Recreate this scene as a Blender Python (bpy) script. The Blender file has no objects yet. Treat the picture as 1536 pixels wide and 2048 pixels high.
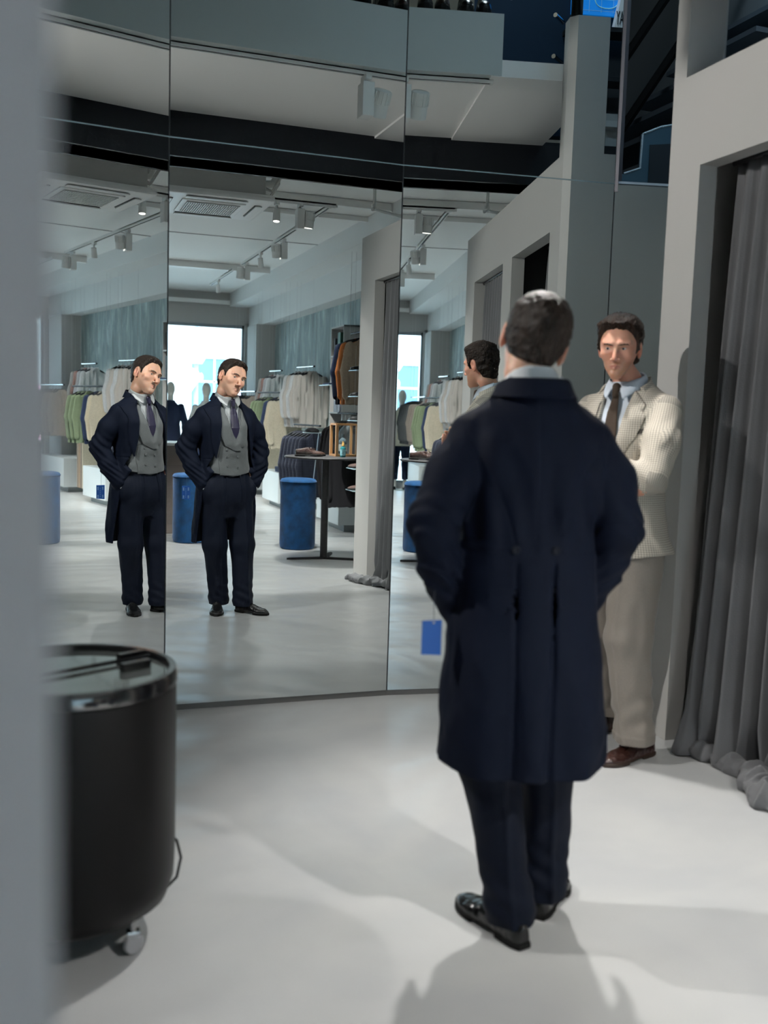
import bpy, bmesh, math, random
import numpy as np
from mathutils import Vector, Matrix
random.seed(7)
SC = bpy.context.scene
COL = SC.collection
PI = math.pi

# ------------------------------------------------------------------ camera
EYE = 1.47
def make_camera():
    yaw, pitch, roll = math.radians(19.67), math.radians(5.73), math.radians(1.786)
    f = Vector((math.sin(yaw)*math.cos(pitch), math.cos(yaw)*math.cos(pitch), -math.sin(pitch)))
    r = Vector((math.cos(yaw), -math.sin(yaw), 0)); u = r.cross(f)
    c, s = math.cos(roll), math.sin(roll)
    r2, u2 = c*r + s*u, -s*r + c*u
    cd = bpy.data.cameras.new('camera'); cam = bpy.data.objects.new('camera', cd); COL.objects.link(cam)
    M = Matrix((r2, u2, -f)).transposed().to_4x4(); M.translation = Vector((0, 0, EYE)); cam.matrix_world = M
    cd.sensor_fit = 'VERTICAL'; cd.sensor_height = 36; cd.sensor_width = 27; cd.lens = 34.70
    cd.clip_start = 0.05; cd.clip_end = 200
    cd.dof.use_dof = True; cd.dof.focus_distance = 7.2; cd.dof.aperture_fstop = 2.2
    SC.camera = cam
make_camera()

# ------------------------------------------------------------------ exposure, sampling helpers
SC.view_settings.view_transform = 'Standard'; SC.view_settings.look = 'None'
SC.view_settings.exposure = 0.25; SC.view_settings.gamma = 1.0
try: SC.view_settings.use_curve_mapping = False
except Exception: pass
cy = SC.cycles
cy.use_denoising = True
try: cy.denoiser = 'OPENIMAGEDENOISE'
except Exception: pass
cy.use_adaptive_sampling = True; cy.adaptive_threshold = 0.03
cy.max_bounces = 9; cy.diffuse_bounces = 4; cy.glossy_bounces = 6; cy.transmission_bounces = 4; cy.transparent_max_bounces = 8
cy.sample_clamp_indirect = 3.0; cy.blur_glossy = 0.5
cy.caustics_reflective = True; cy.caustics_refractive = False

# ------------------------------------------------------------------ world and sun
w = bpy.data.worlds.new('sky'); SC.world = w; w.use_nodes = True
bgn = w.node_tree.nodes['Background']; bgn.inputs[0].default_value = (0.62, 0.84, 1.0, 1); bgn.inputs[1].default_value = 14.0
def add_light(kind, name, loc, target=None, **kw):
    L = bpy.data.lights.new(name, kind)
    for k, v in kw.items(): setattr(L, k, v)
    o = bpy.data.objects.new(name, L); COL.objects.link(o); o.location = loc
    if target is not None:
        o.rotation_euler = (Vector(target) - Vector(loc)).to_track_quat('-Z', 'Y').to_euler()
    return o
add_light('SUN', 'sun', (0, 0, 20), (3, -10, 8), energy=4.5, angle=0.01, color=(1, .97, .92))
win_portal = add_light('AREA', 'window_daylight', (2.2, -9.45, 1.6), (2.2, 0, 1.4), energy=150, shape='RECTANGLE', size=3.2, size_y=2.9, color=(.58, .84, 1.0))
win_portal.data.cycles.is_portal = True
# blue stairwell lamp; unseen fill lamp added to brighten the mezzanine
add_light('AREA', 'stair_lamp', (3.9, 4.9, 5.0), (3.4, 4.6, 2.8), energy=7, size=.5, color=(.45, .75, 1.0))
add_light('AREA', 'mezzanine_fill', (2.6, 3.0, 5.87), (2.6, 3.7, 3.6), energy=55, size=.6, color=(.78, .92, 1.0))

# ------------------------------------------------------------------ materials
MATS = {}
def mat(name, col, rough=.6, metal=0., bump=None, noise=None, spec=.5, sheen=0., alpha=None, emit=None, coat=0., sss=0.):
    """bump=(scale,strength[,stretch xyz]); noise=(scale, amount) colour variation"""
    if name in MATS: return MATS[name]
    m = bpy.data.materials.new(name); m.use_nodes = True; nt = m.node_tree; b = nt.nodes['Principled BSDF']
    b.inputs['Base Color'].default_value = (*col, 1); b.inputs['Roughness'].default_value = rough
    b.inputs['Metallic'].default_value = metal; b.inputs['Specular IOR Level'].default_value = spec
    if sheen: b.inputs['Sheen Weight'].default_value = sheen; b.inputs['Sheen Roughness'].default_value = .4
    if coat: b.inputs['Coat Weight'].default_value = coat; b.inputs['Coat Roughness'].default_value = .12
    if sss:
        b.inputs['Subsurface Weight'].default_value = sss; b.inputs['Subsurface Radius'].default_value = (.012, .004, .002); b.inputs['Subsurface Scale'].default_value = 1.
    if emit: b.inputs['Emission Color'].default_value = (*emit[0], 1); b.inputs['Emission Strength'].default_value = emit[1]
    tc = None
    if bump or noise:
        tc = nt.nodes.new('ShaderNodeTexCoord')
    if noise:
        n = nt.nodes.new('ShaderNodeTexNoise'); n.inputs['Scale'].default_value = noise[0]; n.inputs['Detail'].default_value = 5
        mp = nt.nodes.new('ShaderNodeMapping'); mp.inputs['Scale'].default_value = noise[2] if len(noise) > 2 else (1, 1, 1)
        nt.links.new(tc.outputs['Object'], mp.inputs[0]); nt.links.new(mp.outputs[0], n.inputs['Vector'])
        r = nt.nodes.new('ShaderNodeMapRange'); r.inputs[1].default_value = .3; r.inputs[2].default_value = .7
        r.inputs[3].default_value = 1 - noise[1]; r.inputs[4].default_value = 1 + noise[1]
        nt.links.new(n.outputs[0], r.inputs[0])
        mx = nt.nodes.new('ShaderNodeVectorMath'); mx.operation = 'SCALE'; mx.inputs[0].default_value = col
        nt.links.new(r.outputs[0], mx.inputs['Scale']); nt.links.new(mx.outputs[0], b.inputs['Base Color'])
    if bump:
        n = nt.nodes.new('ShaderNodeTexNoise'); n.inputs['Scale'].default_value = bump[0]; n.inputs['Detail'].default_value = 4
        mp = nt.nodes.new('ShaderNodeMapping'); mp.inputs['Scale'].default_value = bump[2] if len(bump) > 2 else (1, 1, 1)
        nt.links.new(tc.outputs['Object'], mp.inputs[0]); nt.links.new(mp.outputs[0], n.inputs['Vector'])
        bp = nt.nodes.new('ShaderNodeBump'); bp.inputs['Strength'].default_value = bump[1]; bp.inputs['Distance'].default_value = .01
        nt.links.new(n.outputs[0], bp.inputs['Height']); nt.links.new(bp.outputs[0], b.inputs['Normal'])
    MATS[name] = m
    return m

def mat_attr(name, rough=.5, sss=.0, bump=None, spec=.4, sheen=0.):
    m = mat(name, (.5, .5, .5), rough, bump=bump, spec=spec, sss=sss, sheen=sheen)
    nt = m.node_tree; a = nt.nodes.new('ShaderNodeAttribute'); a.attribute_name = 'Col'
    nt.links.new(a.outputs['Color'], nt.nodes['Principled BSDF'].inputs['Base Color'])
    return m

def mirror_mat():
    m = bpy.data.materials.new('mirror_glass'); m.use_nodes = True; nt = m.node_tree
    for n in list(nt.nodes): nt.nodes.remove(n)
    g = nt.nodes.new('ShaderNodeBsdfGlossy'); g.inputs['Color'].default_value = (.90, .95, .945, 1); g.inputs['Roughness'].default_value = 0.0
    o = nt.nodes.new('ShaderNodeOutputMaterial'); nt.links.new(g.outputs[0], o.inputs[0])
    return m
def pane_mat(name='clear_glass', tint=(.93, .97, .98)):
    m = bpy.data.materials.new(name); m.use_nodes = True; nt = m.node_tree
    for n in list(nt.nodes): nt.nodes.remove(n)
    t = nt.nodes.new('ShaderNodeBsdfTransparent'); t.inputs[0].default_value = (*tint, 1)
    g = nt.nodes.new('ShaderNodeBsdfGlossy'); g.inputs['Roughness'].default_value = .02
    fr = nt.nodes.new('ShaderNodeFresnel'); fr.inputs[0].default_value = 1.45
    mx = nt.nodes.new('ShaderNodeMixShader'); o = nt.nodes.new('ShaderNodeOutputMaterial')
    nt.links.new(fr.outputs[0], mx.inputs[0]); nt.links.new(t.outputs[0], mx.inputs[1]); nt.links.new(g.outputs[0], mx.inputs[2]); nt.links.new(mx.outputs[0], o.inputs[0])
    return m

def floor_mat():
    m = bpy.data.materials.new('poured_resin_floor'); m.use_nodes = True; nt = m.node_tree; N = nt.nodes.new; L = nt.links.new
    b = nt.nodes['Principled BSDF']
    tc = N('ShaderNodeTexCoord')
    n1 = N('ShaderNodeTexNoise'); n1.inputs['Scale'].default_value = 1.3; n1.inputs['Detail'].default_value = 3; n1.inputs['Distortion'].default_value = 1.6
    L(tc.outputs['Object'], n1.inputs['Vector'])
    cr = N('ShaderNodeValToRGB'); cr.color_ramp.interpolation = 'EASE'; cr.color_ramp.elements[0].position = .2; cr.color_ramp.elements[0].color = (.44, .455, .465, 1)
    cr.color_ramp.elements[1].position = .8; cr.color_ramp.elements[1].color = (.51, .52, .515, 1)
    L(n1.outputs[0], cr.inputs[0]); L(cr.outputs[0], b.inputs['Base Color'])
    # trowel swirls
    wv = N('ShaderNodeTexWave'); wv.wave_type = 'RINGS'; wv.rings_direction = 'Z'; wv.inputs['Scale'].default_value = 1.1; wv.inputs['Distortion'].default_value = 7; wv.inputs['Detail'].default_value = 3
    wv.inputs['Detail Scale'].default_value = 1.2
    mp = N('ShaderNodeMapping'); mp.inputs['Location'].default_value = (.3, -6.4, 0); L(tc.outputs['Object'], mp.inputs[0]); L(mp.outputs[0], wv.inputs['Vector'])
    n2 = N('ShaderNodeTexNoise'); n2.inputs['Scale'].default_value = 2.2; n2.inputs['Detail'].default_value = 1; L(tc.outputs['Object'], n2.inputs['Vector'])
    ad = N('ShaderNodeMath'); ad.operation = 'ADD'; L(wv.outputs['Fac'], ad.inputs[0]); L(n2.outputs[0], ad.inputs[1])
    bp = N('ShaderNodeBump'); bp.inputs['Strength'].default_value = .40; bp.inputs['Distance'].default_value = .012; L(ad.outputs[0], bp.inputs['Height']); L(bp.outputs[0], b.inputs['Normal'])
    mr = N('ShaderNodeMapRange'); mr.inputs[3].default_value = .27; mr.inputs[4].default_value = .33; L(n2.outputs[0], mr.inputs[0]); L(mr.outputs[0], b.inputs['Roughness'])
    b.inputs['Specular IOR Level'].default_value = .5
    return m

def concrete_mat():
    m = bpy.data.materials.new('raw_concrete'); m.use_nodes = True; nt = m.node_tree; N = nt.nodes.new; L = nt.links.new
    b = nt.nodes['Principled BSDF']; tc = N('ShaderNodeTexCoord'); mp = N('ShaderNodeMapping'); mp.inputs['Scale'].default_value = (1, 2.6, .55)
    L(tc.outputs['Object'], mp.inputs[0])
    n = N('ShaderNodeTexNoise'); n.inputs['Scale'].default_value = 1.7; n.inputs['Detail'].default_value = 10; n.inputs['Roughness'].default_value = .72; n.inputs['Distortion'].default_value = 1.2
    L(mp.outputs[0], n.inputs['Vector'])
    cr = N('ShaderNodeValToRGB'); e = cr.color_ramp.elements; e[0].position = .3; e[0].color = (.12, .15, .15, 1); e[1].position = .72; e[1].color = (.55, .64, .65, 1)
    x = e.new(.5); x.color = (.22, .28, .28, 1)
    L(n.outputs[0], cr.inputs[0]); L(cr.outputs[0], b.inputs['Base Color']); b.inputs['Roughness'].default_value = .75
    bp = N('ShaderNodeBump'); bp.inputs['Strength'].default_value = .4; L(n.outputs[0], bp.inputs['Height']); L(bp.outputs[0], b.inputs['Normal'])
    return m

def check_mat(name, c1, c2, per=.0085, width=.42, rough=.85):
    """woven windowpane / houndstooth check driven by the garment's own UV"""
    m = mat(name, c1, rough, sheen=.04, spec=.15); nt = m.node_tree; N = nt.nodes.new; L = nt.links.new
    a = N('ShaderNodeUVMap'); a.uv_map = 'UVMap'; sp = N('ShaderNodeSeparateXYZ'); L(a.outputs[0], sp.inputs[0])
    outs = []
    for i in (0, 1):
        d = N('ShaderNodeMath'); d.operation = 'DIVIDE'; d.inputs[1].default_value = per; L(sp.outputs[i], d.inputs[0])
        f = N('ShaderNodeMath'); f.operation = 'FRACT'; L(d.outputs[0], f.inputs[0])
        g = N('ShaderNodeMath'); g.operation = 'LESS_THAN'; g.inputs[1].default_value = width; L(f.outputs[0], g.inputs[0]); outs.append(g)
    s = N('ShaderNodeMath'); s.operation = 'ADD'; L(outs[0].outputs[0], s.inputs[0]); L(outs[1].outputs[0], s.inputs[1])
    h = N('ShaderNodeMath'); h.operation = 'MULTIPLY'; h.inputs[1].default_value = .5; L(s.outputs[0], h.inputs[0])
    mx = N('ShaderNodeMix'); mx.data_type = 'RGBA'; mx.inputs[6].default_value = (*c1, 1); mx.inputs[7].default_value = (*c2, 1)
    L(h.outputs[0], mx.inputs[0]); L(mx.outputs[2], nt.nodes['Principled BSDF'].inputs['Base Color'])
    return m

M_WALL = mat('warm_grey_paint', (.42, .415, .40), .75, bump=(160, .04))
M_WALL2 = mat('slate_grey_paint', (.20, .215, .22), .7, bump=(160, .04))
M_CEIL = mat('white_ceiling_paint', (.80, .80, .78), .85, bump=(60, .05))
M_WHITE = mat('white_plaster', (.68, .69, .68), .7, bump=(80, .05))
M_BLACK = mat('black_painted_steel', (.006, .008, .011), .55, bump=(30, .15), spec=.2)
M_DARK = mat('dark_board', (.02, .02, .022), .6)
M_MIRROR = mirror_mat(); M_PANE = pane_mat()
M_FLOOR = floor_mat(); M_CONC = concrete_mat()
M_WMET = mat('white_lamp_metal', (.80, .80, .78), .45)
M_STEEL = mat('brushed_steel', (.6, .6, .6), .3, 1.)
M_CHROME = mat('chrome', (.8, .8, .8), .08, 1.)

# ------------------------------------------------------------------ object helpers
def link(name, me, m=None, parent=None, smooth=False):
    o = bpy.data.objects.new(name, me); COL.objects.link(o)
    if m is not None: me.materials.append(m)
    if parent is not None: o.parent = parent
    if smooth:
        me.polygons.foreach_set('use_smooth', [True]*len(me.polygons))
    return o
def tag(o, label=None, cat=None, group=None, kind=None):
    if label: o['label'] = label
    if cat: o['category'] = cat
    if group: o['group'] = group
    if kind: o['kind'] = kind
    return o
def thing(name, label, cat, loc=(0, 0, 0), rz=0., group=None):
    o = bpy.data.objects.new(name, None); COL.objects.link(o); o.location = loc; o.rotation_euler = (0, 0, rz); o.empty_display_size = .1
    return tag(o, label, cat, group)
class MB:
    def __init__(s): s.bm = bmesh.new(); s.uv = None
    def box(s, lo, hi, bev=0., M=None):
        lo, hi = Vector(lo), Vector(hi); c = (lo+hi)/2; d = hi-lo
        r = bmesh.ops.create_cube(s.bm, size=1.); vs = r['verts']
        bmesh.ops.scale(s.bm, vec=d, verts=vs); bmesh.ops.translate(s.bm, vec=c, verts=vs)
        if bev:
            es = list({e for v in vs for e in v.link_edges}); rr = bmesh.ops.bevel(s.bm, geom=es, offset=bev, segments=2, affect='EDGES', profile=.7); vs = rr['verts'] if rr['verts'] else vs
            vs = list({v for f in rr['faces'] for v in f.verts} | {v for v in vs if v.is_valid})
            # include the remaining faces
            todo = set(vs)
            for v in list(todo):
                for e in v.link_edges: todo.add(e.other_vert(v))
            vs = list(todo)
        if M is not None: bmesh.ops.transform(s.bm, matrix=M, verts=vs)
        return s
    def tube(s, pts, r, seg=10, cap=True, flat=1.):
        pts = [Vector(p) for p in pts]; n = len(pts); rs = r if isinstance(r, (list, tuple)) else [r]*n
        rings = []; up = Vector((0, 0, 1)); prev = None
        for i, p in enumerate(pts):
            t = (pts[min(i+1, n-1)] - pts[max(i-1, 0)]).normalized()
            if prev is None:
                a = up if abs(t.z) < .9 else Vector((1, 0, 0)); x = t.cross(a).normalized()
            else:
                x = (prev - t*prev.dot(t)); x = x.normalized() if x.length > 1e-6 else t.orthogonal().normalized()
            prev = x; y = t.cross(x)
            rings.append([s.bm.verts.new(p + (x*math.cos(2*PI*k/seg) + y*math.sin(2*PI*k/seg)*flat)*rs[i]) for k in range(seg)])
        for a, b in zip(rings, rings[1:]):
            for k in range(seg): s.bm.faces.new((a[k], a[(k+1) % seg], b[(k+1) % seg], b[k]))
        if cap:
            s.bm.faces.new(rings[0][::-1]); s.bm.faces.new(rings[-1])
        return s
    def lathe(s, prof, seg=32, c=(0, 0, 0), cap=True, sx=1., sy=1.):
        rings = []
        for r, z in prof:
            rings.append([s.bm.verts.new((c[0]+sx*r*math.cos(2*PI*k/seg), c[1]+sy*r*math.sin(2*PI*k/seg), c[2]+z)) for k in range(seg)])
        for a, b in zip(rings, rings[1:]):
            for k in range(seg): s.bm.faces.new((a[k], a[(k+1) % seg], b[(k+1) % seg], b[k]))
        if cap:
            s.bm.faces.new(rings[0][::-1]); s.bm.faces.new(rings[-1])
        return s
    def poly(s, pts): s.bm.faces.new([s.bm.verts.new(p) for p in pts]); return s
    def prism(s, pts, off):
        a = [s.bm.verts.new(p) for p in pts]; b = [s.bm.verts.new(Vector(p)+Vector(off)) for p in pts]; n = len(a)
        s.bm.faces.new(a[::-1]); s.bm.faces.new(b)
        for k in range(n): s.bm.faces.new((a[k], a[(k+1) % n], b[(k+1) % n], b[k]))
        return s
    def xf(s, M): bmesh.ops.transform(s.bm, matrix=M, verts=s.bm.verts); return s
    def build(s, name, m=None, parent=None, smooth=False):
        bmesh.ops.recalc_face_normals(s.bm, faces=s.bm.faces)
        me = bpy.data.meshes.new(name); s.bm.to_mesh(me); s.bm.free()
        o = link(name, me, m, parent)
        if smooth:
            me.polygons.foreach_set('use_smooth', [True]*len(me.polygons))
            try: me.set_sharp_from_angle(angle=math.radians(38))
            except Exception: pass
        return o
def struct(name, mb, m, smooth=False): return tag(mb.build(name, m, None, smooth), kind='structure')
def copy_tree(o, parent=None):
    c = o.copy(); COL.objects.link(c); c.parent = parent
    if parent is not None: c.matrix_parent_inverse = o.matrix_parent_inverse.copy()
    for ch in o.children: copy_tree(ch, c)
    return c
def set_mat(o, m):
    o.material_slots[0].link = 'OBJECT'; o.material_slots[0].material = m
# ================================================================== THE ROOM
XW = 2.757
struct('floor', MB().box((-2.6, -10.2, -.12), (4.6, 7.2, 0)), M_FLOOR)
mb = MB(); mb.box((-2.6, -9.7, 3.655), (4.3, 2.3, 3.75)); struct('ceiling', mb, M_CEIL)
struct('ceiling_panel_seam', MB().box((-2.6, -3.42, 3.648), (3.56, -3.405, 3.656)), mat('seam_grey', (.3, .3, .3), .8))  # grey strip along the ceiling panel seam
# dropped boxing along the right hand side
struct('trim_1', MB().box((3.56, -9.7, 3.40), (4.3, 2.2, 3.655)).box((3.93, -9.6, 3.0), (4.3, 2.2, 3.40)), M_WHITE)
struct('wall_right', MB().box((4.18, -9.7, 0), (4.35, 2.3, 3.7)), M_CONC)
struct('trim_2', MB().box((3.83, -9.2, 0), (4.19, -8.42, 3.0)), M_WALL)
struct('wall_left', MB().box((-2.6, -9.7, 0), (-2.5, 7.2, 5.9)), M_WALL)
# lintel and jambs of the shop front
struct('wall_front', MB().box((-2.6, -9.85, 3.06), (4.3, -9.6, 3.75)).box((3.86, -9.85, 0), (4.3, -9.6, 3.1)).box((-2.6, -9.85, 0), (-1.2, -9.6, 3.1)).box((-1.2, -9.85, 0), (3.86, -9.6, .1)), M_WALL)
win = tag(bpy.data.objects.new('window_1', None), kind='structure'); COL.objects.link(win)
fr = MB()
for x in (-1.2, 1.15, 3.82): fr.box((x, -9.76, .1), (x+.045, -9.70, 3.06))
fr.box((-1.2, -9.76, .1), (3.86, -9.70, .15)).box((-1.2, -9.76, 3.0), (3.86, -9.70, 3.06))
fr.build('window_frame', mat('grey_window_frame', (.25, .28, .3), .4, .3), win)
MB().box((-1.2, -9.735, .15), (3.82, -9.727, 3.0)).build('window_pane', M_PANE, win)
# the near partition at the photographer's shoulder
struct('wall_near', MB().box((-2.5, .40, 0), (.008, .55, 3.65)), mat('near_grey_paint', (.37, .365, .375), .8, bump=(160, .04)))

# fitting room partition with two curtained openings
def partition():
    b = MB(); x0, x1 = XW, XW+.092; zt, zo = 3.0, 2.593
    b.box((x0, .97, 0), (x1, 1.351, zt)); b.box((x0, 2.447, 0), (x1, 2.7374, zt)); b.prism([(x0, 3.745, 0), (x0, 3.97, 0), (x0+.04, 4.01, 0), (x1, 4.01, 0), (x1, 3.745, 0)], (0, 0, zt))
    b.box((x0, 1.351, zo), (x1, 2.447, zt)); b.box((x0, 2.7374, zo), (x1, 3.745, zt))
    return b
struct('wall_fitting_rooms', partition(), M_WALL)
struct('trim_3', MB().prism([(XW, 3.88, 3.0), (XW, 3.97, 3.0), (XW+.04, 4.01, 3.0), (2.985, 4.01, 3.0), (2.985, 3.914, 3.0), (2.95, 3.88, 3.0)], (0, 0, .757)), M_WALL)
struct('wall_fitting_end', MB().box((XW+.092, .97, 0), (4.18, 1.06, 3.0)), M_WALL)
struct('wall_fitting_divider', MB().box((XW+.092, 2.55, 0), (4.18, 2.64, 2.98)), M_DARK)
struct('wall_fitting_back', MB().box((4.10, 1.06, 0), (4.18, 3.93, 2.98)), M_DARK)
struct('ceiling_fitting_rooms', MB().box((XW+.092, 1.06, 2.90), (4.18, 3.93, 2.99)), M_DARK)
struct('wall_stair_side', MB().box((XW+.092, 3.93, 0), (4.45, 4.01, 3.0)), M_WALL)
struct('wall_stairwell', MB().box((4.45, 2.3, 0), (4.55, 7.2, 6.)), mat('stairwell_paint', (.16, .18, .19), .8))
struct('wall_back', MB().box((-2.6, 7.1, 0), (4.55, 7.2, 6.)), M_DARK)

# black beam, mezzanine soffit and fascia
struct('trim_4', MB().box((-2.5, 2.23, 3.15), (4.45, 2.5, 3.46)).box((-2.5, 2.2, 3.15), (4.45, 2.53, 3.165)), M_BLACK)
struct('ceiling_mezzanine', MB().box((-2.5, 2.5, 3.45), (2.33, 3.87, 3.60)).box((2.33, 2.5, 3.435), (3.0, 3.875, 3.53)), mat('soffit_paint', (.90, .885, .87), .85))
struct('trim_5', MB().box((-2.5, 3.80, 3.44), (2.393, 3.878, 3.785)), mat('fascia_paint', (.48, .52, .52), .7))
struct('floor_mezzanine', MB().box((-2.5, 2.5, 3.60), (2.385, 3.80, 3.78)), M_WALL2)
struct('wall_mezzanine', MB().box((-2.5, 3.35, 3.78), (2.30, 3.40, 5.4)), mat('sand_paint', (.38, .32, .25), .8))
struct('wall_void', MB().box((2.30, 2.32, 3.53), (3.30, 2.42, 5.9)), mat('void_shade_panel', (.004, .014, .03), .8, spec=.1))  # sheet across the open void; its darkness is put into the colour
struct('wall_mezzanine_rear', MB().box((-2.6, 2.2, 3.70), (4.45, 2.3, 6.)), M_DARK)
struct('ceiling_upper', MB().box((-2.6, 2.2, 5.9), (4.55, 7.2, 6.)), M_DARK)

# ------------------------------------------------------------------ the faceted mirror wall
J12 = Vector((.5935, 4.7354)); J23 = Vector((1.7384, 4.7354))
def dirv(deg): a = math.radians(deg); return Vector((math.sin(a), math.cos(a)))
U1, U2, U3, U4 = dirv(82.83), dirv(90), dirv(96.87), dirv(103.9)
J01 = J12 - U1*1.145; J34 = J23 + U3*1.135; J45 = J34 + U4*1.135
G = .0022; HS = 2.6957
M_EDGE = mat('dark_mirror_edge', (.03, .04, .045), .4)
BACK = MB(); 
def panel(a, b, z0, z1, label, group=None):
    u = (b-a).normalized(); n = Vector((-u.y, u.x)); a2, b2 = a + u*G, b - u*G
    t = thing('wall_mirror', label, 'mirror', ((a2.x+b2.x)/2, (a2.y+b2.y)/2, z0))
    L = (b2-a2).length; ang = math.atan2(u.y, u.x)
    g = MB().box((-L/2, .0005, 0), (L/2, .0055, z1-z0)).build('edge', M_EDGE, t)
    f = MB().poly([(-L/2+.001, 0, .001), (L/2-.001, 0, .001), (L/2-.001, 0, z1-z0-.001), (-L/2+.001, 0, z1-z0-.001)]).build('glass', M_MIRROR, t)
    t.rotation_euler = (0, 0, ang)
    return t
J_ = [J01, J12, J23, J34, J45]
names = ['leftmost tall mirror panel of the curved wall, behind the black drum cooler', 'tall mirror panel second from left, showing the whole man in the navy coat',
         'tall mirror panel behind the man in the navy coat, showing curtained fitting rooms', 'tall mirror panel next to the grey wall, behind the man in the beige jacket']
ups = ['upper mirror panel at top left of the curved wall, above the leftmost tall panel', 'upper mirror panel showing the long soffit and one white spotlight at its right edge',
       'upper mirror panel beside the stair opening, showing shoes and the blue poster']
for i in range(4): panel(J_[i], J_[i+1], .028, HS-.002, names[i])
for i in range(3): panel(J_[i], J_[i+1], HS+.002, 5.2, ups[i])
for i in range(4):
    a, b = J_[i], J_[i+1]; u = (b-a).normalized(); n = Vector((-u.y, u.x)); z1 = 5.2 if i < 3 else HS
    q = [a+n*.007, b+n*.007, b+n*.05, a+n*.05]
    BACK.prism([(p.x, p.y, 0.0) for p in q], (0, 0, z1))
struct('wall_mirror_backing', BACK, M_DARK)
bs = MB()
for i in range(4):
    a, b = J_[i], J_[i+1]; u = (b-a).normalized(); n = Vector((-u.y, u.x)); q = [a+n*.003, b+n*.003, b+n*.008, a+n*.008]; bs.prism([(v.x, v.y, 0.0) for v in q], (0, 0, .0275))
struct('baseboard_mirrors', bs, mat('grey_base_strip', (.16, .155, .15), .5))
sm = MB()
for i in range(3):
    a, b = J_[i], J_[i+1]; u = (b-a).normalized(); n = Vector((-u.y, u.x)); q = [a-n*.0015, b-n*.0015, b+n*.006, a+n*.006]; sm.prism([(v.x, v.y, HS-.0022) for v in q], (0, 0, .0044))
struct('trim_6', sm, mat('seam_glint', (.25, .36, .40), .3, .6))  # added strip; the glint on the mirror edges is put into its colour
# upright end profile of the upper mirrors, and the ledge, blue light put into its colour
u, n = U3, Vector((-U3.y, U3.x)); e = J34
b = MB().prism([(e.x, e.y-.0, 2.655), (e.x+.012, e.y-.012, 2.655), (e.x+.075, e.y+.055, 2.655), (e.x+.06, e.y+.07, 2.655)], (0, 0, 2.6))
tag(b.build('mirror_end_profile', mat('grey_profile', (.13, .13, .15), .4, .4)), 'grey upright metal profile ending the upper mirrors by the stair', 'profile')
u, n = U4, Vector((-U4.y, U4.x)); a, c = J34, J45
q = [a, c, c+n*.06, a+n*.06]
tag(MB().prism([(p.x, p.y, HS+.002) for p in q], (0, 0, .012)).build('ledge', mat('ledge_lit_blue', (.3, .4, .5), .4)), 'narrow ledge capping the low mirror panel in front of the stair', 'ledge')

# ------------------------------------------------------------------ stair behind the last mirror
def stair():
    t = thing('staircase', 'dark blue steel stair with stepped side plate rising behind the mirror wall', 'staircase', (0, 0, 0))
    pts = [(3.02, 5.0, 2.79), (3.17, 5.0, 2.865), (3.274, 5.0, 2.905), (3.279, 5.0, 3.095), (3.40, 5.0, 3.15), (3.52, 5.0, 3.18), (3.525, 5.0, 3.36), (3.8, 5.0, 3.46), (3.8, 5.0, 2.72), (3.02, 5., 2.72)]
    MB().prism(pts, (0, .02, 0)).build('stringer', mat('blue_grey_steel', (.05, .12, .18), .35, .3), t)
    MB().prism([(3.33, 4.995, 2.80), (3.33, 4.995, 3.04), (3.7, 4.995, 3.1), (3.7, 4.995, 2.74), (3.40, 4.995, 2.74)], (0, .003, 0)).build('recess_plate', mat('recess_black', (.01, .02, .03), .5), t)
    ed = MB(); top = pts[1:8]
    for a_, b_ in zip(top, top[1:]): ed.tube([a_, b_], .006, 6)
    ed.build('pale_edge', mat('pale_blue_edge', (.45, .6, .7), .5, bump=(90, 1.)), t)  # pale rough tube along the stepped edge
    for k in range(7):
        x = 3.28+.25*k; z = 3.09+.24*k
        MB().box((x, 5.02, z-.03), (x+.28, 5.9, z)).build('tread', mat('tread_grey', (.08, .1, .12), .5), t)
    r = MB()
    for dz in (0, .42, .84): r.tube([(2.95, 5.35, 2.80+dz), (3.2, 5.35, 2.98+dz), (4.4, 5.35, 4.75+dz)], .028, 6)
    r.build('handrail', mat('handrail_black', (.003, .003, .003), .9, spec=.05), t)
stair()
# ================================================================== implicit modelling helpers (numpy)
f32 = np.float32
class Grid:
    def __init__(s, lo, hi, h):
        s.lo = np.array(lo, f32); s.h = h; n = np.ceil((np.array(hi)-np.array(lo))/h).astype(int)+1; s.n = n
        ax = [(s.lo[i] + h*np.arange(n[i])).astype(f32) for i in range(3)]
        s.ax = ax; s.x = ax[0][:, None, None]; s.y = ax[1][None, :, None]; s.z = ax[2][None, None, :]
    def full(s, v=1.): return np.full(tuple(s.n), v, f32)
def smin(a, b, k):
    h = np.clip(.5+.5*(b-a)/k, 0, 1); return b+(a-b)*h-k*h*(1-h)
def smax(a, b, k): return -smin(-a, -b, k)
def cone(g, a, b, ra, rb):
    a = np.array(a, f32); b = np.array(b, f32); ab = b-a; L = float(ab@ab)+1e-12
    px, py, pz = g.x-a[0], g.y-a[1], g.z-a[2]
    t = np.clip((px*ab[0]+py*ab[1]+pz*ab[2])/L, 0, 1)
    return np.sqrt((px-t*ab[0])**2+(py-t*ab[1])**2+(pz-t*ab[2])**2)-(ra+(rb-ra)*t)
def chain(g, pts, rs, k=.02):
    d = None
    for p, q, r1, r2 in zip(pts, pts[1:], rs, rs[1:]):
        c = cone(g, p, q, r1, r2); d = c if d is None else smin(d, c, k)
    return d
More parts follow.
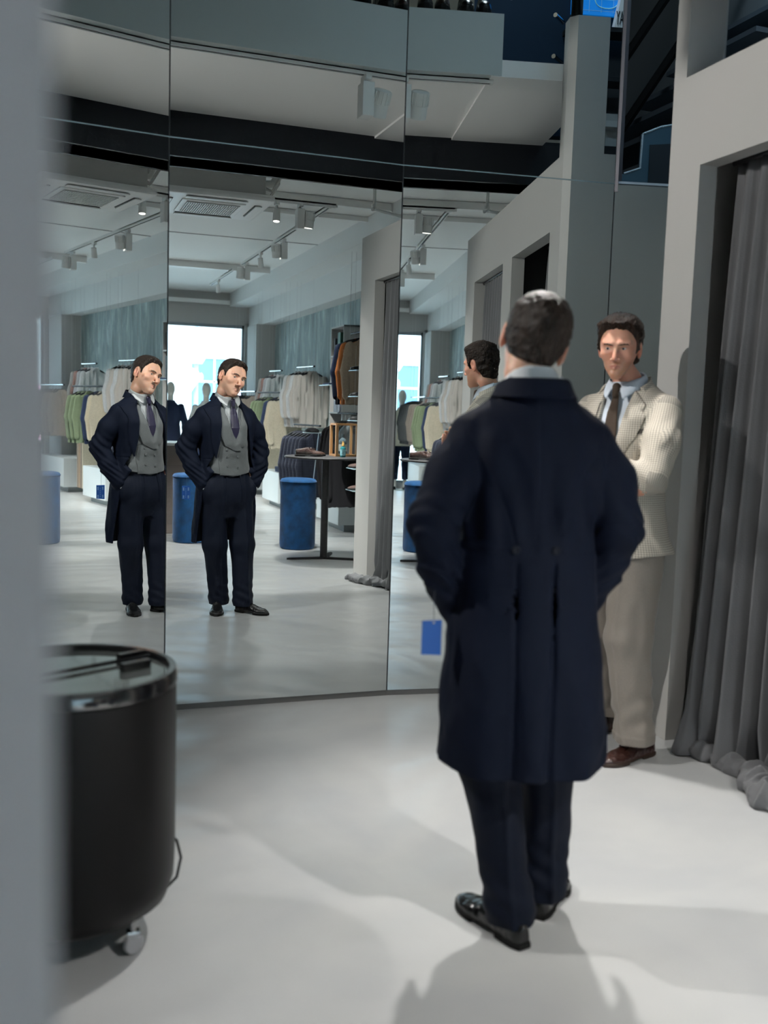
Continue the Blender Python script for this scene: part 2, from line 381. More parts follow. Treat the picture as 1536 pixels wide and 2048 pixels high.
def ell(g, c, r, rot=None):
    x, y, z = g.x-c[0], g.y-c[1], g.z-c[2]
    if rot is not None:
        R = np.array(Matrix.Rotation(rot[1], 3, rot[0]).transposed(), dtype=f32)
        x, y, z = R[0, 0]*x+R[0, 1]*y+R[0, 2]*z, R[1, 0]*x+R[1, 1]*y+R[1, 2]*z, R[2, 0]*x+R[2, 1]*y+R[2, 2]*z
    k0 = np.sqrt((x/r[0])**2+(y/r[1])**2+(z/r[2])**2); k1 = np.sqrt((x/r[0]**2)**2+(y/r[1]**2)**2+(z/r[2]**2)**2)+1e-6
    return k0*(k0-1)/k1
def sm1(v, w):
    if w < 1: return v
    k = np.exp(-.5*(np.arange(-3*w, 3*w+1)/w)**2); k /= k.sum(); return np.convolve(np.pad(v, 3*w, mode='edge'), k, 'valid')
def loft(g, rows, smooth=.02):
    """rows: (z, cx, cy, half width, half depth, exponent), stacked along z"""
    r = np.array(sorted(rows), float); z = g.ax[2]; w = int(round(smooth/g.h)) if smooth else 0
    cx, cy, a, b, n = [sm1(np.interp(z, r[:, 0], r[:, i]), w).astype(f32)[None, None, :] for i in range(1, 6)]
    X = np.abs(g.x-cx)/a; Y = np.abs(g.y-cy)/b
    d = ((X**n+Y**n)**(1/n)-1)*np.minimum(a, b)
    cap = np.maximum(r[0, 0]-g.z, g.z-r[-1, 0])
    return np.maximum(d, cap)
_lat = {}
def vnoise(x, y, z, seed=0):
    if seed not in _lat: _lat[seed] = np.random.RandomState(seed).rand(32, 32, 32).astype(f32)*2-1
    T = _lat[seed]; x, y, z = np.broadcast_arrays(x, y, z)
    def sp(v): i = np.floor(v).astype(np.int32); f = (v-i).astype(f32); return i & 31, (i+1) & 31, f*f*(3-2*f)
    x0, x1, fx = sp(x); y0, y1, fy = sp(y); z0, z1, fz = sp(z)
    l = lambda a, b, t: a+(b-a)*t
    return l(l(l(T[x0, y0, z0], T[x1, y0, z0], fx), l(T[x0, y1, z0], T[x1, y1, z0], fx), fy), l(l(T[x0, y0, z1], T[x1, y0, z1], fx), l(T[x0, y1, z1], T[x1, y1, z1], fx), fy), fz)
def near_noise(g, d, band, sx, sy, sz, amp, seed=0, k=0.):
    """add noise displacement only in a band around the surface"""
    m = np.abs(d) < band; i = np.nonzero(m)
    v = vnoise(g.ax[0][i[0]]/sx, g.ax[1][i[1]]/sy, g.ax[2][i[2]]/sz, seed); d = d.copy(); d[i] += amp*v; return d
def snet(g, d, V=None):
    """surface nets -> vertices, quads"""
    s = d < 0; nx, ny, nz = d.shape; c = np.zeros((nx-1, ny-1, nz-1), np.uint8)
    for i in (0, 1):
        for j in (0, 1):
            for k in (0, 1): c += s[i:nx-1+i, j:ny-1+j, k:nz-1+k]
    I = np.nonzero((c > 0) & (c < 8)); n = len(I[0]); P = np.zeros((n, 3)); cnt = np.zeros(n)
    cr = [(i, j, k) for i in (0, 1) for j in (0, 1) for k in (0, 1)]
    D = {q: d[I[0]+q[0], I[1]+q[1], I[2]+q[2]].astype(float) for q in cr}
    for a in cr:
        for ax in range(3):
            if a[ax]: continue
            b = list(a); b[ax] = 1; b = tuple(b); da, db = D[a], D[b]; m = (da < 0) != (db < 0)
            t = np.where(m, da/np.where(m, da-db, 1), 0)
            for q in range(3): P[:, q] += np.where(m, a[q]+(t if q == ax else 0), 0)
            cnt += m
    P = P/cnt[:, None]+np.stack(I, 1); P = P*g.h+g.lo
    idx = np.full((nx-1, ny-1, nz-1), -1, np.int32); idx[I] = np.arange(n); F = []
    for ax in range(3):
        sl0 = [slice(1, m-1) for m in (nx, ny, nz)]; sl0[ax] = slice(0, d.shape[ax]-1); sl1 = list(sl0); sl1[ax] = slice(1, d.shape[ax])
        s0, s1 = s[tuple(sl0)], s[tuple(sl1)]; E = np.nonzero(s0 != s1); fl = s0[E]
        e = [E[q]+(1 if q != ax else 0) for q in range(3)]; o1, o2 = [(1, 2), (2, 0), (0, 1)][ax]
        def at(u, v):
            c = [e[0].copy(), e[1].copy(), e[2].copy()]; c[o1] -= u; c[o2] -= v; return idx[tuple(c)]
        q = np.stack([at(1, 1), at(0, 1), at(0, 0), at(1, 0)], 1); q[~fl] = q[~fl][:, ::-1]; F.append(q)
    F = np.concatenate(F); F = F[(F >= 0).all(1)]; return P, F
def mesh_np(name, P, F, m=None, parent=None, smooth=True, col=None, uv=None):
    me = bpy.data.meshes.new(name); n = len(P); me.vertices.add(n); me.vertices.foreach_set('co', np.ascontiguousarray(P, np.float32).ravel())
    k = F.shape[1]; me.loops.add(F.size); me.loops.foreach_set('vertex_index', F.astype(np.int32).ravel())
    me.polygons.add(len(F)); me.polygons.foreach_set('loop_start', np.arange(0, F.size, k, dtype=np.int32))
    me.polygons.foreach_set('loop_total', np.full(len(F), k, np.int32)) if False else None
    me.update(calc_edges=True); me.validate()
    if smooth: me.polygons.foreach_set('use_smooth', [True]*len(me.polygons))
    if col is not None:
        a = me.color_attributes.new('Col', 'FLOAT_COLOR', 'POINT'); a.data.foreach_set('color', np.concatenate([col, np.ones((n, 1))], 1).astype(np.float32).ravel())
    if uv is not None:
        l = me.uv_layers.new(name='UVMap'); vi = np.empty(len(me.loops), np.int32); me.loops.foreach_get('vertex_index', vi); l.data.foreach_set('uv', uv[vi].astype(np.float32).ravel())
    return link(name, me, m, parent)
def sdf_obj(name, g, d, m, parent=None, colf=None, uvf=None, post=None):
    P, F = snet(g, d); col = colf(P) if colf else None; uv = uvf(P) if uvf else None
    if post: P = post(P)
    return mesh_np(name, P, F, m, parent, True, col, uv)
# ---------------------------------------------------------------- draping flat pieces on a front or back surface
class Front:
    """y of the outermost surface (sign=+1 front, -1 back) above each (x, z)"""
    def __init__(s, g, d, sign=1):
        s.g, s.sg = g, sign; m = d < 0; ny = d.shape[1]
        if sign > 0: j = ny-1-np.argmax(m[:, ::-1, :], 1); j2 = np.minimum(j+1, ny-1)
        else: j = np.argmax(m, 1); j2 = np.maximum(j-1, 0)
        any_ = m.any(1); ii, kk = np.meshgrid(np.arange(d.shape[0]), np.arange(d.shape[2]), indexing='ij')
        a, b = d[ii, j, kk], d[ii, j2, kk]; t = np.clip(a/(a-b-1e-9), 0, 1)
        y = g.lo[1]+g.h*(j+t*(j2-j)); y[~any_] = np.nan
        for _ in range(14):
            bad = np.isnan(y)
            if not bad.any(): break
            st = np.stack([np.roll(y, q, a_) for q in (1, -1) for a_ in (0, 1)]); cnt = (~np.isnan(st)).sum(0); v = np.where(np.isnan(st), 0, st).sum(0)/np.maximum(cnt, 1); y = np.where(bad & (cnt > 0), v, y)
        s.y = np.nan_to_num(y)
    def __call__(s, x, z):
        u = np.clip((np.asarray(x)-s.g.lo[0])/s.g.h, 0, s.y.shape[0]-1.001); v = np.clip((np.asarray(z)-s.g.lo[2])/s.g.h, 0, s.y.shape[1]-1.001)
        i, j = u.astype(int), v.astype(int); a, b = u-i, v-j; Y = s.y
        return (Y[i, j]*(1-a)+Y[i+1, j]*a)*(1-b)+(Y[i, j+1]*(1-a)+Y[i+1, j+1]*a)*b
def resamp(pts, n):
    p = np.array(pts, float); L = np.r_[0, np.cumsum(np.linalg.norm(np.diff(p, axis=0), axis=1))]; t = np.linspace(0, L[-1], n)
    return np.stack([np.interp(t, L, p[:, i]) for i in range(p.shape[1])], 1)
def strip(name, fr, A, B, m, parent, off=.003, th=.004, n=40, k=10, bulge=0., offB=None, post=None, uvs=None):
    """cloth strip between two (x,z) curves A and B, laid on surface fr"""
    A, B = resamp(A, n), resamp(B, n); t = np.linspace(0, 1, k)[None, :, None]; Q = A[:, None]*(1-t)+B[:, None]*t
    x, z = Q[..., 0].ravel(), Q[..., 1].ravel(); y = fr(x, z); tt = np.tile(np.linspace(0, 1, k), n); ob = off if offB is None else offB
    o = off+(ob-off)*tt+bulge*np.sin(PI*tt)
    top = np.stack([x, y+fr.sg*(o+th), z], 1); bot = np.stack([x, y+fr.sg*(o-.002), z], 1); P = np.concatenate([top, bot]); N = n*k; F = []
    for i in range(n-1):
        for j in range(k-1):
            a = i*k+j; F.append((a, a+1, a+k+1, a+k)); F.append((N+a, N+a+k, N+a+k+1, N+a+1))
    def wall(l):
        for a, b in zip(l, l[1:]): F.append((a, b, N+b, N+a))
    wall([j for j in range(k)][::-1]); wall([i*k for i in range(n)]); wall([(n-1)*k+j for j in range(k)]); wall([i*k+k-1 for i in range(n)][::-1])
    uv = np.concatenate([np.stack([x, z], 1)]*2)
    if post: P = post(P)
    o_ = mesh_np(name, P, np.array(F), m, parent, True, None, uv); bm = bmesh.new(); bm.from_mesh(o_.data); bmesh.ops.recalc_face_normals(bm, faces=bm.faces); bm.to_mesh(o_.data); bm.free()
    try: o_.data.set_sharp_from_angle(angle=math.radians(50))
    except Exception: pass
    return o_
def disc(name, c, r, n, m, parent, th=.003):
    """round button"""
    n = Vector(n).normalized(); q = n.to_track_quat('Z', 'Y'); M = Matrix.Translation(Vector(c)) @ q.to_matrix().to_4x4()
    return MB().lathe([(r*.55, -.001), (r, 0), (r, th*.7), (r*.8, th), (r*.3, th*.75)], 16).xf(M).build(name, m, parent, True)

# ---------------------------------------------------------------- heads
def head_sdf(g, p):
    """head in its own frame: face +Y, up +Z, origin between the ears; p = proportions"""
    jw = p.get('jaw', 1.); d = ell(g, (0, -.018, .038), (.077, .100, .090))
    face = loft(g, [(-.112, 0, .060, .016*jw, .020, 2.2), (-.102, 0, .055, .030*jw, .034, 2.3), (-.084, 0, .042, .044*jw, .049, 2.4), (-.060, 0, .026, .0585*(.5+.5*jw), .063, 2.5),
                    (-.035, 0, .012, .066*jw, .074, 2.4), (0, 0, .005, .071, .081, 2.3), (.035, 0, .0, .073, .088, 2.3), (.07, 0, -.01, .066, .086, 2.2), (.095, 0, -.015, .05, .06, 2.)], .012)
    d = smin(d, face, .03)
    d = smin(d, ell(g, (0, .080, -.092), (.019, .014, .014)), .016)                       # chin
    for s in (-1, 1):
        d = smin(d, ell(g, (s*.046, .058, -.012), (.020, .020, .018)), .022)               # cheekbone
        d = smin(d, cone(g, (s*.050, .072, .036), (s*.016, .086, .034), .008, .009), .014)  # brow
        d = smax(d, -ell(g, (s*.033, .100, .016), (.021, .018, .014)), .012)               # socket
        lid = ell(g, (s*.032, .0705, .016), (.0145, .0135, .0125)); slit = ell(g, (s*.032, .088, .0138), (.0150, .018, .0046 if not p.get('squint') else .0040))
        d = smin(d, np.maximum(lid, -slit), .003)
        d = np.maximum(d, -np.maximum(ell(g, (s*.032, .0705, .016), (.0124, .0124, .0124)), ell(g, (s*.032, .086, .0138), (.0150, .02, .0046))))
    nl = p.get('nose', 1.)
    d = smin(d, cone(g, (0, .082, .026), (0, .103*1+.006*nl, -.020), .0075, .0095), .010)
    d = smin(d, ell(g, (0, .104+.006*nl, -.026), (.0095, .010, .008)), .006)
    for s in (-1, 1):
        d = smin(d, ell(g, (s*.0125, .097, -.030), (.0072, .0105, .0065)), .005)
        d = smax(d, -ell(g, (s*.0065, .104, -.0365), (.0035, .005, .003)), .003)
        d = smin(d, cone(g, (s*.024, .078, -.058), (s*.004, .0905, -.0545), .0038, .0052), .005)   # upper lip
        d = smin(d, cone(g, (s*.020, .079, -.064), (0, .0885, -.0665), .0042, .0062), .005)        # lower lip
        d = smax(d, -cone(g, (s*.026, .086, -.0605+p.get('smirk', 0.)*s), (0, .0975, -.0600), .0015, .0020), .0015)
    for s in (-1, 1):                                                                       # ears
        e = ell(g, (s*.0835, -.012, .004), (.0085, .0195, .0330), ('X', -.15)); e = smax(e, -ell(g, (s*.0925, -.008, .007), (.0075, .0115, .020), ('X', -.15)), .004)
        e = smin(e, ell(g, (s*.080, -.008, -.024), (.006, .0095, .010)), .006); d = smin(d, e, .006)
    return d
def skin_col(P, p):
    """natural colour of the skin: redder cheeks, nose and ears, lips, beard shadow"""
    x, y, z = P.T; base = np.array(p['skin']); c = np.tile(base, (len(P), 1)); g = lambda cx, cy, cz, r: np.exp(-(((x-cx)**2+(y-cy)**2+(z-cz)**2)/r**2))[:, None]
    red = np.array([1.04, .80, .78])
    for cx, cy, cz, r, a in [(.042, .07, -.018, .034, .22), (-.042, .07, -.018, .034, .22), (0, .112, -.022, .018, .4), (.086, -.012, 0, .03, .9), (-.086, -.012, 0, .03, .9)]:
        w_ = g(cx, cy, cz, r)*a; c = c*(1-w_)+c*red*w_
    lip = (np.abs(x) < .026) & (np.abs(z+.0605) < .0105-.0002/.001*.026*np.abs(x)/.026*.02) & (y > .075)
    lw = np.clip(1-((x/.026)**2+((z+.0605)/.0095)**2), 0, 1)[:, None]*(y > .07)[:, None]; lw = np.clip(lw*2.5, 0, 1)*.75; c = c*(1-lw)+np.array(p['lip'])*lw
    b = np.clip((-z-.028)/.02, 0, 1)*np.clip((y+.005)/.03, 0, 1)*np.clip((z+.140)/.02, 0, 1); b = (b[:, None]*(1-lw))*p.get('beard', .3)
    c = c*(1-b)+np.array(p['beard_col'])*b
    # ear/eye line darkening is left to the light; eyelid margin only
    return c
def hair_line(y, p):
    k = p['line']; return np.interp(y, [a for a, _ in k], [b for _, b in k])
def hair_sdf(g, dh, p):
    zb = hair_line(g.y, p); fr_ = np.clip((g.y-.035)/.03, 0, 1); zb = zb+fr_*(.010*np.exp(-((np.abs(g.x)-.045)/.014)**2)+.0035*np.sin(g.x*140+1)+.002*np.sin(g.x*310)); m = (g.z-zb); T = p['T']
    top = np.clip((g.z-.04)/.07, 0, 1); th = T[0]+(T[1]-T[0])*top
    th = th*np.clip(m/p.get('soft', .02), 0, 1)-.006*(m < 0)-.02*np.clip(-m/.01, 0, 1)
    if 'quiff' in p:
        q = p['quiff']; th = th+q[0]*np.exp(-((g.y-q[1])**2/q[2]**2+(g.z-q[3])**2/q[4]**2))*(m > 0)
    base = smin(ell(g, (0, -.016, .038), (.078, .101, .090)), ell(g, (0, .002, .005), (.072, .084, .085)), .03)
    if p.get('nape'): base = smin(base, cone(g, (0, -.035, -.05), (0, -.055, -.10), .058, .052), .03)
    d = base-th
    for s in (-1, 1): d = smax(d, -ell(g, (s*.088, -.004, -.002), (.02, .026, .042)), .004)
    return d
# ================================================================== THE MAN IN THE NAVY MORNING COAT
M_SKIN = mat_attr('skin', .46, sss=.25, bump=(900, .06)); M_EYE = mat('eye_white', (.62, .6, .57), .2); M_IRIS = mat('iris', (.05, .07, .08), .1)
def hair_mat(name, col, col2=None, streak=(40, 40, 6)):
    m = mat(name, col, .42, noise=(9., .55, (6, 6, 1.4)), bump=(26., .9, (6, 5, .9)), spec=.2); return m
M_NAVY = mat('navy_wool', (.0022, .0046, .0130), .75, bump=(700, .12), sheen=.0, spec=.12)
M_NAVY2 = mat('navy_wool_trousers', (.0026, .0050, .0130), .7, bump=(700, .1), sheen=.0, spec=.15)
M_WAIST = mat('grey_waistcoat_wool', (.082, .09, .094), .8, noise=(240, .12), bump=(500, .15), sheen=.3)
M_SHIRT = mat('white_cotton', (.74, .77, .79), .75, bump=(300, .05))
M_TIE = mat('dark_navy_silk', (.012, .010, .034), .4, sheen=.3)
M_LEATHER = mat('black_leather', (.004, .0045, .005), .25, coat=.2, bump=(60, .05))
M_SOLE = mat('black_sole', (.005, .005, .005), .6, spec=.15)
M_LINING = mat('coat_lining', (.012, .012, .016), .4)

def xf_head(c, yaw, roll, pitch):
    """head frame -> body frame. yaw>0 turns to the wearer's left, roll>0 leans to the wearer's right, pitch>0 looks down"""
    return Matrix.Translation(Vector(c)) @ Matrix.Rotation(yaw, 4, 'Z') @ Matrix.Rotation(roll, 4, 'Y') @ Matrix.Rotation(-pitch, 4, 'X')
def app(M): A = np.array(M); return lambda P: P @ A[:3, :3].T + A[:3, 3]
def make_head(root, p, HM, scale=1.):
    g = Grid((-.105, -.135, -.15), (.105, .125, .145), .0017); d = head_sdf(g, p)
    neck = chain(g, [(0, -.028, -.04), (0, -.036, -.085)], [.050, .052], .02); d = smin(d, neck, .018)
    P, F = snet(g, d); col = skin_col(P, p); ap = app(HM @ Matrix.Scale(scale, 4)); return ap(P), F, col, (g, d, ap)
def face_bits(root, p, hg, hm, fine=.0018):
    g, d, ap = hg
    gh = Grid((-.115, -.150, -.11), (.115, .145, .205), fine); dh = hair_sdf(gh, None, p)
    for sx, sy, sz, a, sd in p['hnoise']: dh = near_noise(gh, dh, .03, sx, sy, sz, a, sd)
    sdf_obj('hair', gh, dh, hm, root, post=ap)
    for s in (-1, 1):
        e = MB().lathe([(.0005, .0122)]+[(.0122*math.sin(t), .0122*math.cos(t)) for t in np.linspace(.15, PI-.15, 14)], 20)
        e.xf(Matrix.Translation((s*.032, .0708, .016)) @ Matrix.Rotation(-PI/2, 4, 'X')); e.xf(Matrix(np.eye(4)))
        o = e.build('eye', M_EYE, root, True); me = o.data; co = np.array([v.co[:] for v in me.vertices]); co = ap(co); me.vertices.foreach_set('co', co.ravel()); me.update()
        gz = p.get('gaze', (0, 0))
        ir = MB().lathe([(.0002, .0009), (.0030, .0008), (.0047, .0003), (.0049, -.001)], 18, cap=False)
        R = Matrix.Translation((s*.032, .0708, .016)) @ Matrix.Rotation(gz[0], 4, 'Z') @ Matrix.Rotation(gz[1], 4, 'X') @ Matrix.Translation((0, .0120, -.0008)) @ Matrix.Rotation(-PI/2, 4, 'X'); ir.xf(R)
        pu = MB().lathe([(.0001, .0014), (.0021, .0013), (.0022, .0006)], 14, cap=False); pu.xf(R)
        for q in (ir.build('iris', M_IRIS, o, True), pu.build('pupil', M_BLACK, o, True)): me = q.data; co = ap(np.array([v.co[:] for v in me.vertices])); me.vertices.foreach_set('co', co.ravel()); me.update()
    # eyebrows: small arched pads with hair texture, on the brow
    gb = Grid((-.062, .05, .018), (.062, .105, .058), .0013); bd = None; fr = Front(g, d, 1)
    for s in (-1, 1):
        xs = [.012, .022, .034, .046, .053]; zs = p.get('brow', [.031, .034, .0365, .0345, .029]); k = p.get('brow_tilt', 0.)
        pts = [(s*x, float(fr(s*x, z))-.0005, z+k*s*x) for x, z in zip(xs, zs)]; c = chain(gb, pts, [.0018, .0027, .0027, .0021, .0010], .004); bd = c if bd is None else np.minimum(bd, c)
    bd = near_noise(gb, bd, .006, .0012, .004, .0018, .0005, 5)
    sdf_obj('eyebrows', gb, bd, p['brow_mat'], root, post=ap)

def shoe(name, heel, toe, m, parent, L=None, laces=True, sole=M_SOLE, tassel=None, hgt=.075):
    """leather shoe from heel point to toe point on the floor"""
    h, t = Vector((*heel, 0)), Vector((*toe, 0)); L = L or (t-h).length; u = (t-h).normalized(); ang = math.atan2(u.y, u.x)-PI/2
    g = Grid((-.065, -.02, -.004), (.065, L+.02, .13), .0032)
    # lofted along y: use swapped axes by evaluating an explicit profile
    y = g.ax[1]; s = np.clip(y/L, 0, 1)
    hw = np.interp(s, [0, .06, .2, .38, .55, .7, .85, .94, 1], [.016, .029, .033, .034, .041, .0485, .043, .030, .008])
    top = np.interp(s, [0, .05, .2, .32, .42, .55, .7, .85, .95, 1], [.062, .074, .080, .086, .080, .063, .050, .043, .036, .022])*hgt/.075
    hw, top = [sm1(v, 3).astype(f32)[None, :, None] for v in (hw, top)]
    X = np.abs(g.x)/hw; Z = np.clip(g.z-.018, 0, None)/np.maximum(top-.018, .004)
    d = ((X**2.6+Z**2.3)**(1/2.4)-1)*np.minimum(hw, .02); d = np.maximum(d, .016-g.z); d = np.maximum(d, np.maximum(-g.y, g.y-L))
    op = ell(g, (0, L*.17, .10), (.026, .050, .036)); d = smax(d, -op, .004)
    if laces: d = smax(d, -(np.maximum(np.abs(g.x)-.0035, np.abs(g.y-L*.42)-.028)), .003) if False else d
    d = near_noise(g, d, .01, .03, .012, .02, .0012, 3)
    M = Matrix.Translation(h) @ Matrix.Rotation(ang, 4, 'Z'); ap = app(M); o = sdf_obj(name, g, d, m, parent, post=ap)
    ds = ((np.abs(g.x)/(hw+.004))-1)*.02; ds = np.maximum(ds, np.maximum(g.z-.018, .0-g.z)); ds = np.maximum(ds, np.maximum(-.003-g.y, g.y-L-.003))
    ds = smax(ds, -np.maximum(np.maximum(L*.30-g.y, g.y-L*.62), g.z-.009), .004)
    sdf_obj('sole', g, ds, sole, o, post=ap)
    if laces:
        b = MB()
        for k in range(4):
            yy = L*(.36+.065*k); zz = float(np.interp(yy/L, [.32, .42, .55, .7], [.086, .080, .063, .050]))*hgt/.075+.001
            b.tube([(-.016, yy, zz-.004), (0, yy+.003, zz+.003), (.016, yy, zz-.004)], .0016, 6)
        for s_ in (-1, 1): b.tube([(0, L*.36, .088), (s_*.014, L*.36, .093), (s_*.030, L*.33, .074), (s_*.040, L*.31, .062)], .0013, 6)
        b.xf(M).build('laces', m, o, True)
    if tassel:
        b = MB(); b.tube([(-.024, L*.46, .066), (0, L*.47, .082), (.024, L*.46, .066)], .004, 8)
        for s_ in (-1, 1):
            b.tube([(s_*.002, L*.47, .083), (s_*.010, L*.54, .076)], .0022, 6); b.tube([(s_*.010, L*.54, .076), (s_*.016, L*.62, .064)], [.003, .0055], 8)
        b.xf(M).build('tassel', m, o, True)
    return o

def sleeve_uv(pts):
    A = np.array(pts, float)
    def f(P, d=None):
        best = np.full(len(P), 9.); uv = np.zeros((len(P), 2)); L0 = 0
        for a, b in zip(A, A[1:]):
            ab = b-a; L = np.linalg.norm(ab); t = np.clip(((P-a)@ab)/L**2, 0, 1); q = P-a-t[:, None]*ab; r = np.linalg.norm(q, axis=1)
            u = ab/L; e1 = np.cross(u, [0, 1, 0.]); e1 /= np.linalg.norm(e1); e2 = np.cross(u, e1); th = np.arctan2(q@e2, q@e1)
            m = r < best; best[m] = r[m]; uv[m] = np.stack([th*.062, L0+t*L], 1)[m]; L0 += L
        return best, uv
    return f

def navy_man():
    root = None
    p = dict(skin=(.62, .36, .255), lip=(.50, .25, .20), beard=.55, beard_col=(.36, .22, .16), nose=1., smirk=.0022, jaw=1.0,
             line=[(-.15, -.055), (-.09, -.062), (-.05, -.050), (-.032, -.02), (-.02, .018), (.004, .030), (.012, .004), (.030, .002), (.034, .030), (.048, .058), (.062, .092), (.078, .097), (.13, .13)],
             T=(.0075, .014), soft=.022, nape=True, quiff=(.010, .055, .035, .118, .03), hnoise=[(.012, .03, .012, .0022, 1), (.005, .018, .006, .0014, 2)],
             gaze=(.35, -.05), brow_mat=mat('brow_brown', (.05, .032, .024), .7), brow_tilt=.0)
    HM = xf_head((.008, .052, 1.672), math.radians(-10), math.radians(17), math.radians(7))
    P, F, col, hg = make_head(None, p, HM, 1.05)
    # torso core, arms and hands of the same body (under the clothes)
    g = Grid((-.40, -.22, .04), (.40, .34, 1.70), .008)
    b = loft(g, [(.86, 0, 0, .15, .10, 2.3), (1.0, 0, 0, .145, .095, 2.3), (1.15, 0, 0, .13, .09, 2.3), (1.35, 0, 0, .16, .10, 2.3), (1.46, 0, -.01, .15, .07, 2.2), (1.50, 0, -.01, .07, .06, 2)], .02)
    hb = HM @ Vector((0, -.036, -.07)); b = smin(b, chain(g, [(.0, -.02, 1.44), (.003, -.010, 1.53), hb[:]], [.064, .058, .051]), .03)
    SL = [(-.17, -.01, 1.42), (-.285, -.075, 1.18), (-.175, .02, .98)]; SR = [(.17, -.01, 1.42), (.275, .0, 1.17), (.17, .06, .98)]
    for S_, s in ((SL, -1), (SR, 1)):
        b = smin(b, chain(g, S_, [.042, .035, .026]), .03)
        w_ = Vector(S_[2]); palm = w_+Vector((-.045*s, .028, -.075)); b = smin(b, chain(g, [w_, palm], [.024, .033]), .02)
        for k in range(4): b = smin(b, chain(g, [palm+Vector((s*(.024-.016*k), 0, 0)), palm+Vector((s*(.026-.018*k), .02, -.04)), palm+Vector((s*(.024-.016*k), .018, -.072))], [.0105, .0095, .008]), .004)
        b = smin(b, chain(g, [palm+Vector((-s*.02, .02, .03)), palm+Vector((-s*.042, .035, .0))], [.012, .009]), .006)
    for a_, k_, an in [((-.085, -.0, .92), (-.085, -.01, .50), (-.008, -.08, .09)), ((.085, .02, .92), (.11, .07, .50), (.13, .085, .09))]:
        b = smin(b, chain(g, [a_, k_, an], [.075, .05, .034]), .04)
    P2, F2 = snet(g, b)
    body = mesh_np('person', np.concatenate([P, P2]), np.concatenate([F, F2+len(P)]), M_SKIN, None, True, np.concatenate([col, np.tile(p['skin'], (len(P2), 1))]))
    tag(body, 'man in long navy morning coat and grey waistcoat, hands in pockets, facing the mirrors', 'person')
    root = body; face_bits(root, p, hg, hair_mat('dark_brown_hair', (.017, .011, .008)))

    # ---- trousers
    g = Grid((-.30, -.24, .03), (.30, .30, 1.10), .0052)
    hip = loft(g, [(.70, .015, .02, .10, .08, 2.2), (.80, .01, .02, .158, .118, 2.4), (.90, .008, .012, .176, .130, 2.4), (1.0, .005, .005, .155, .115, 2.4), (1.08, .0, .0, .150, .108, 2.4)], .02)
    L = chain(g, [(-.080, .005, .86), (-.078, .0, .50), (-.016, -.062, .10), (-.010, -.066, .035)], [.107, .086, .068, .068], .03)
    R = chain(g, [(.088, .02, .86), (.108, .06, .50), (.112, .075, .10), (.113, .078, .035)], [.107, .084, .066, .066], .03)
    d = smin(smin(hip, L, .03), smin(hip, R, .03), .01); d = np.minimum(d, np.minimum(L, R))
    for c_ in ((-.158, .035, .90), (.160, .06, .90)): d = smin(d, ell(g, c_, (.048, .062, .085)), .035)
    d = near_noise(g, d, .02, .05, .05, .22, .006, 11); d = near_noise(g, d, .02, .035, .06, .07, .0035, 12)
    # breaks above the shoe and behind the knee
    for (cx, cy), ph in (((-.02, -.064), 0.), ((.112, .075), 1.)):
        w_ = np.exp(-((g.x-cx)**2+(g.y-cy)**2)/.12**2); d = d+.0035*w_*np.sin((g.z+g.x*.6)*95+ph)*np.exp(-((g.z-.13)/.10)**2)
    # pressed creases front and back
    for (x0, y0, z0), (x1, y1, z1) in (((-.082, .0, .86), (-.018, -.06, .04)), ((.09, .02, .86), (.13, .09, .04))):
        t = np.clip((z0-g.z)/(z0-z1), 0, 1); xc = x0+(x1-x0)*t; d = d-.006*np.exp(-((g.x-xc)/.010)**2)
    d = np.maximum(d, .050-.35*np.clip(g.y+.05, -.1, .2)*0-g.z)
    tr = sdf_obj('trousers', g, d, M_NAVY2, root)
    frT = Front(g, d, 1)
    for sx in (-1, 1):
        strip('pleat', frT, [(sx*.045, 1.0), (sx*.062, .80)], [(sx*.056, 1.0), (sx*.066, .80)], M_NAVY2, tr, off=.001, th=.004, n=10, k=4)
    shoe('shoe', (.016, -.140), (-.122, .135), M_LEATHER, root, laces=True)
    shoe('shoe', (.090, .020), (.222, .258), M_LEATHER, root, laces=True)

    # ---- shirt: body, collar band, collar leaves
    g = Grid((-.20, -.16, 1.0), (.20, .20, 1.60), .004)
    d = loft(g, [(1.02, 0, 0, .13, .115, 2.3), (1.2, 0, .005, .14, .118, 2.3), (1.35, 0, .0, .155, .112, 2.3), (1.44, 0, -.012, .13, .085, 2.2), (1.485, 0, -.014, .092, .080, 2.1), (1.52, 0, -.008, .072, .074, 2)], .008)
    sh = sdf_obj('shirt', g, d, M_SHIRT, root); frS = Front(g, d, 1)
    gc = Grid((-.12, -.13, 1.44), (.13, .15, 1.64), .0028)
    ax_ = np.clip((gc.z-1.46)/.12, 0, 1); cxx = -.004*ax_; cyy = -.012+.020*ax_
    rr = np.sqrt(((gc.x-cxx)/.071)**2+((gc.y-cyy)/.074)**2); ring = np.abs(rr-1-.03*(1-ax_))*.067-.0032
    zt = 1.608-.060*np.clip((gc.y+.06)/.12, 0, 1)+.08*gc.x*0; ring = np.maximum(ring, np.maximum(1.462-.03*np.clip(gc.y/.06, 0, 1)-gc.z, gc.z-zt))
    ring = np.maximum(ring, -(np.maximum(np.abs(gc.x-.004)-.006-(1.53-gc.z)*.1, .03-gc.y)))
    sdf_obj('collar_band', gc, ring, M_SHIRT, sh)
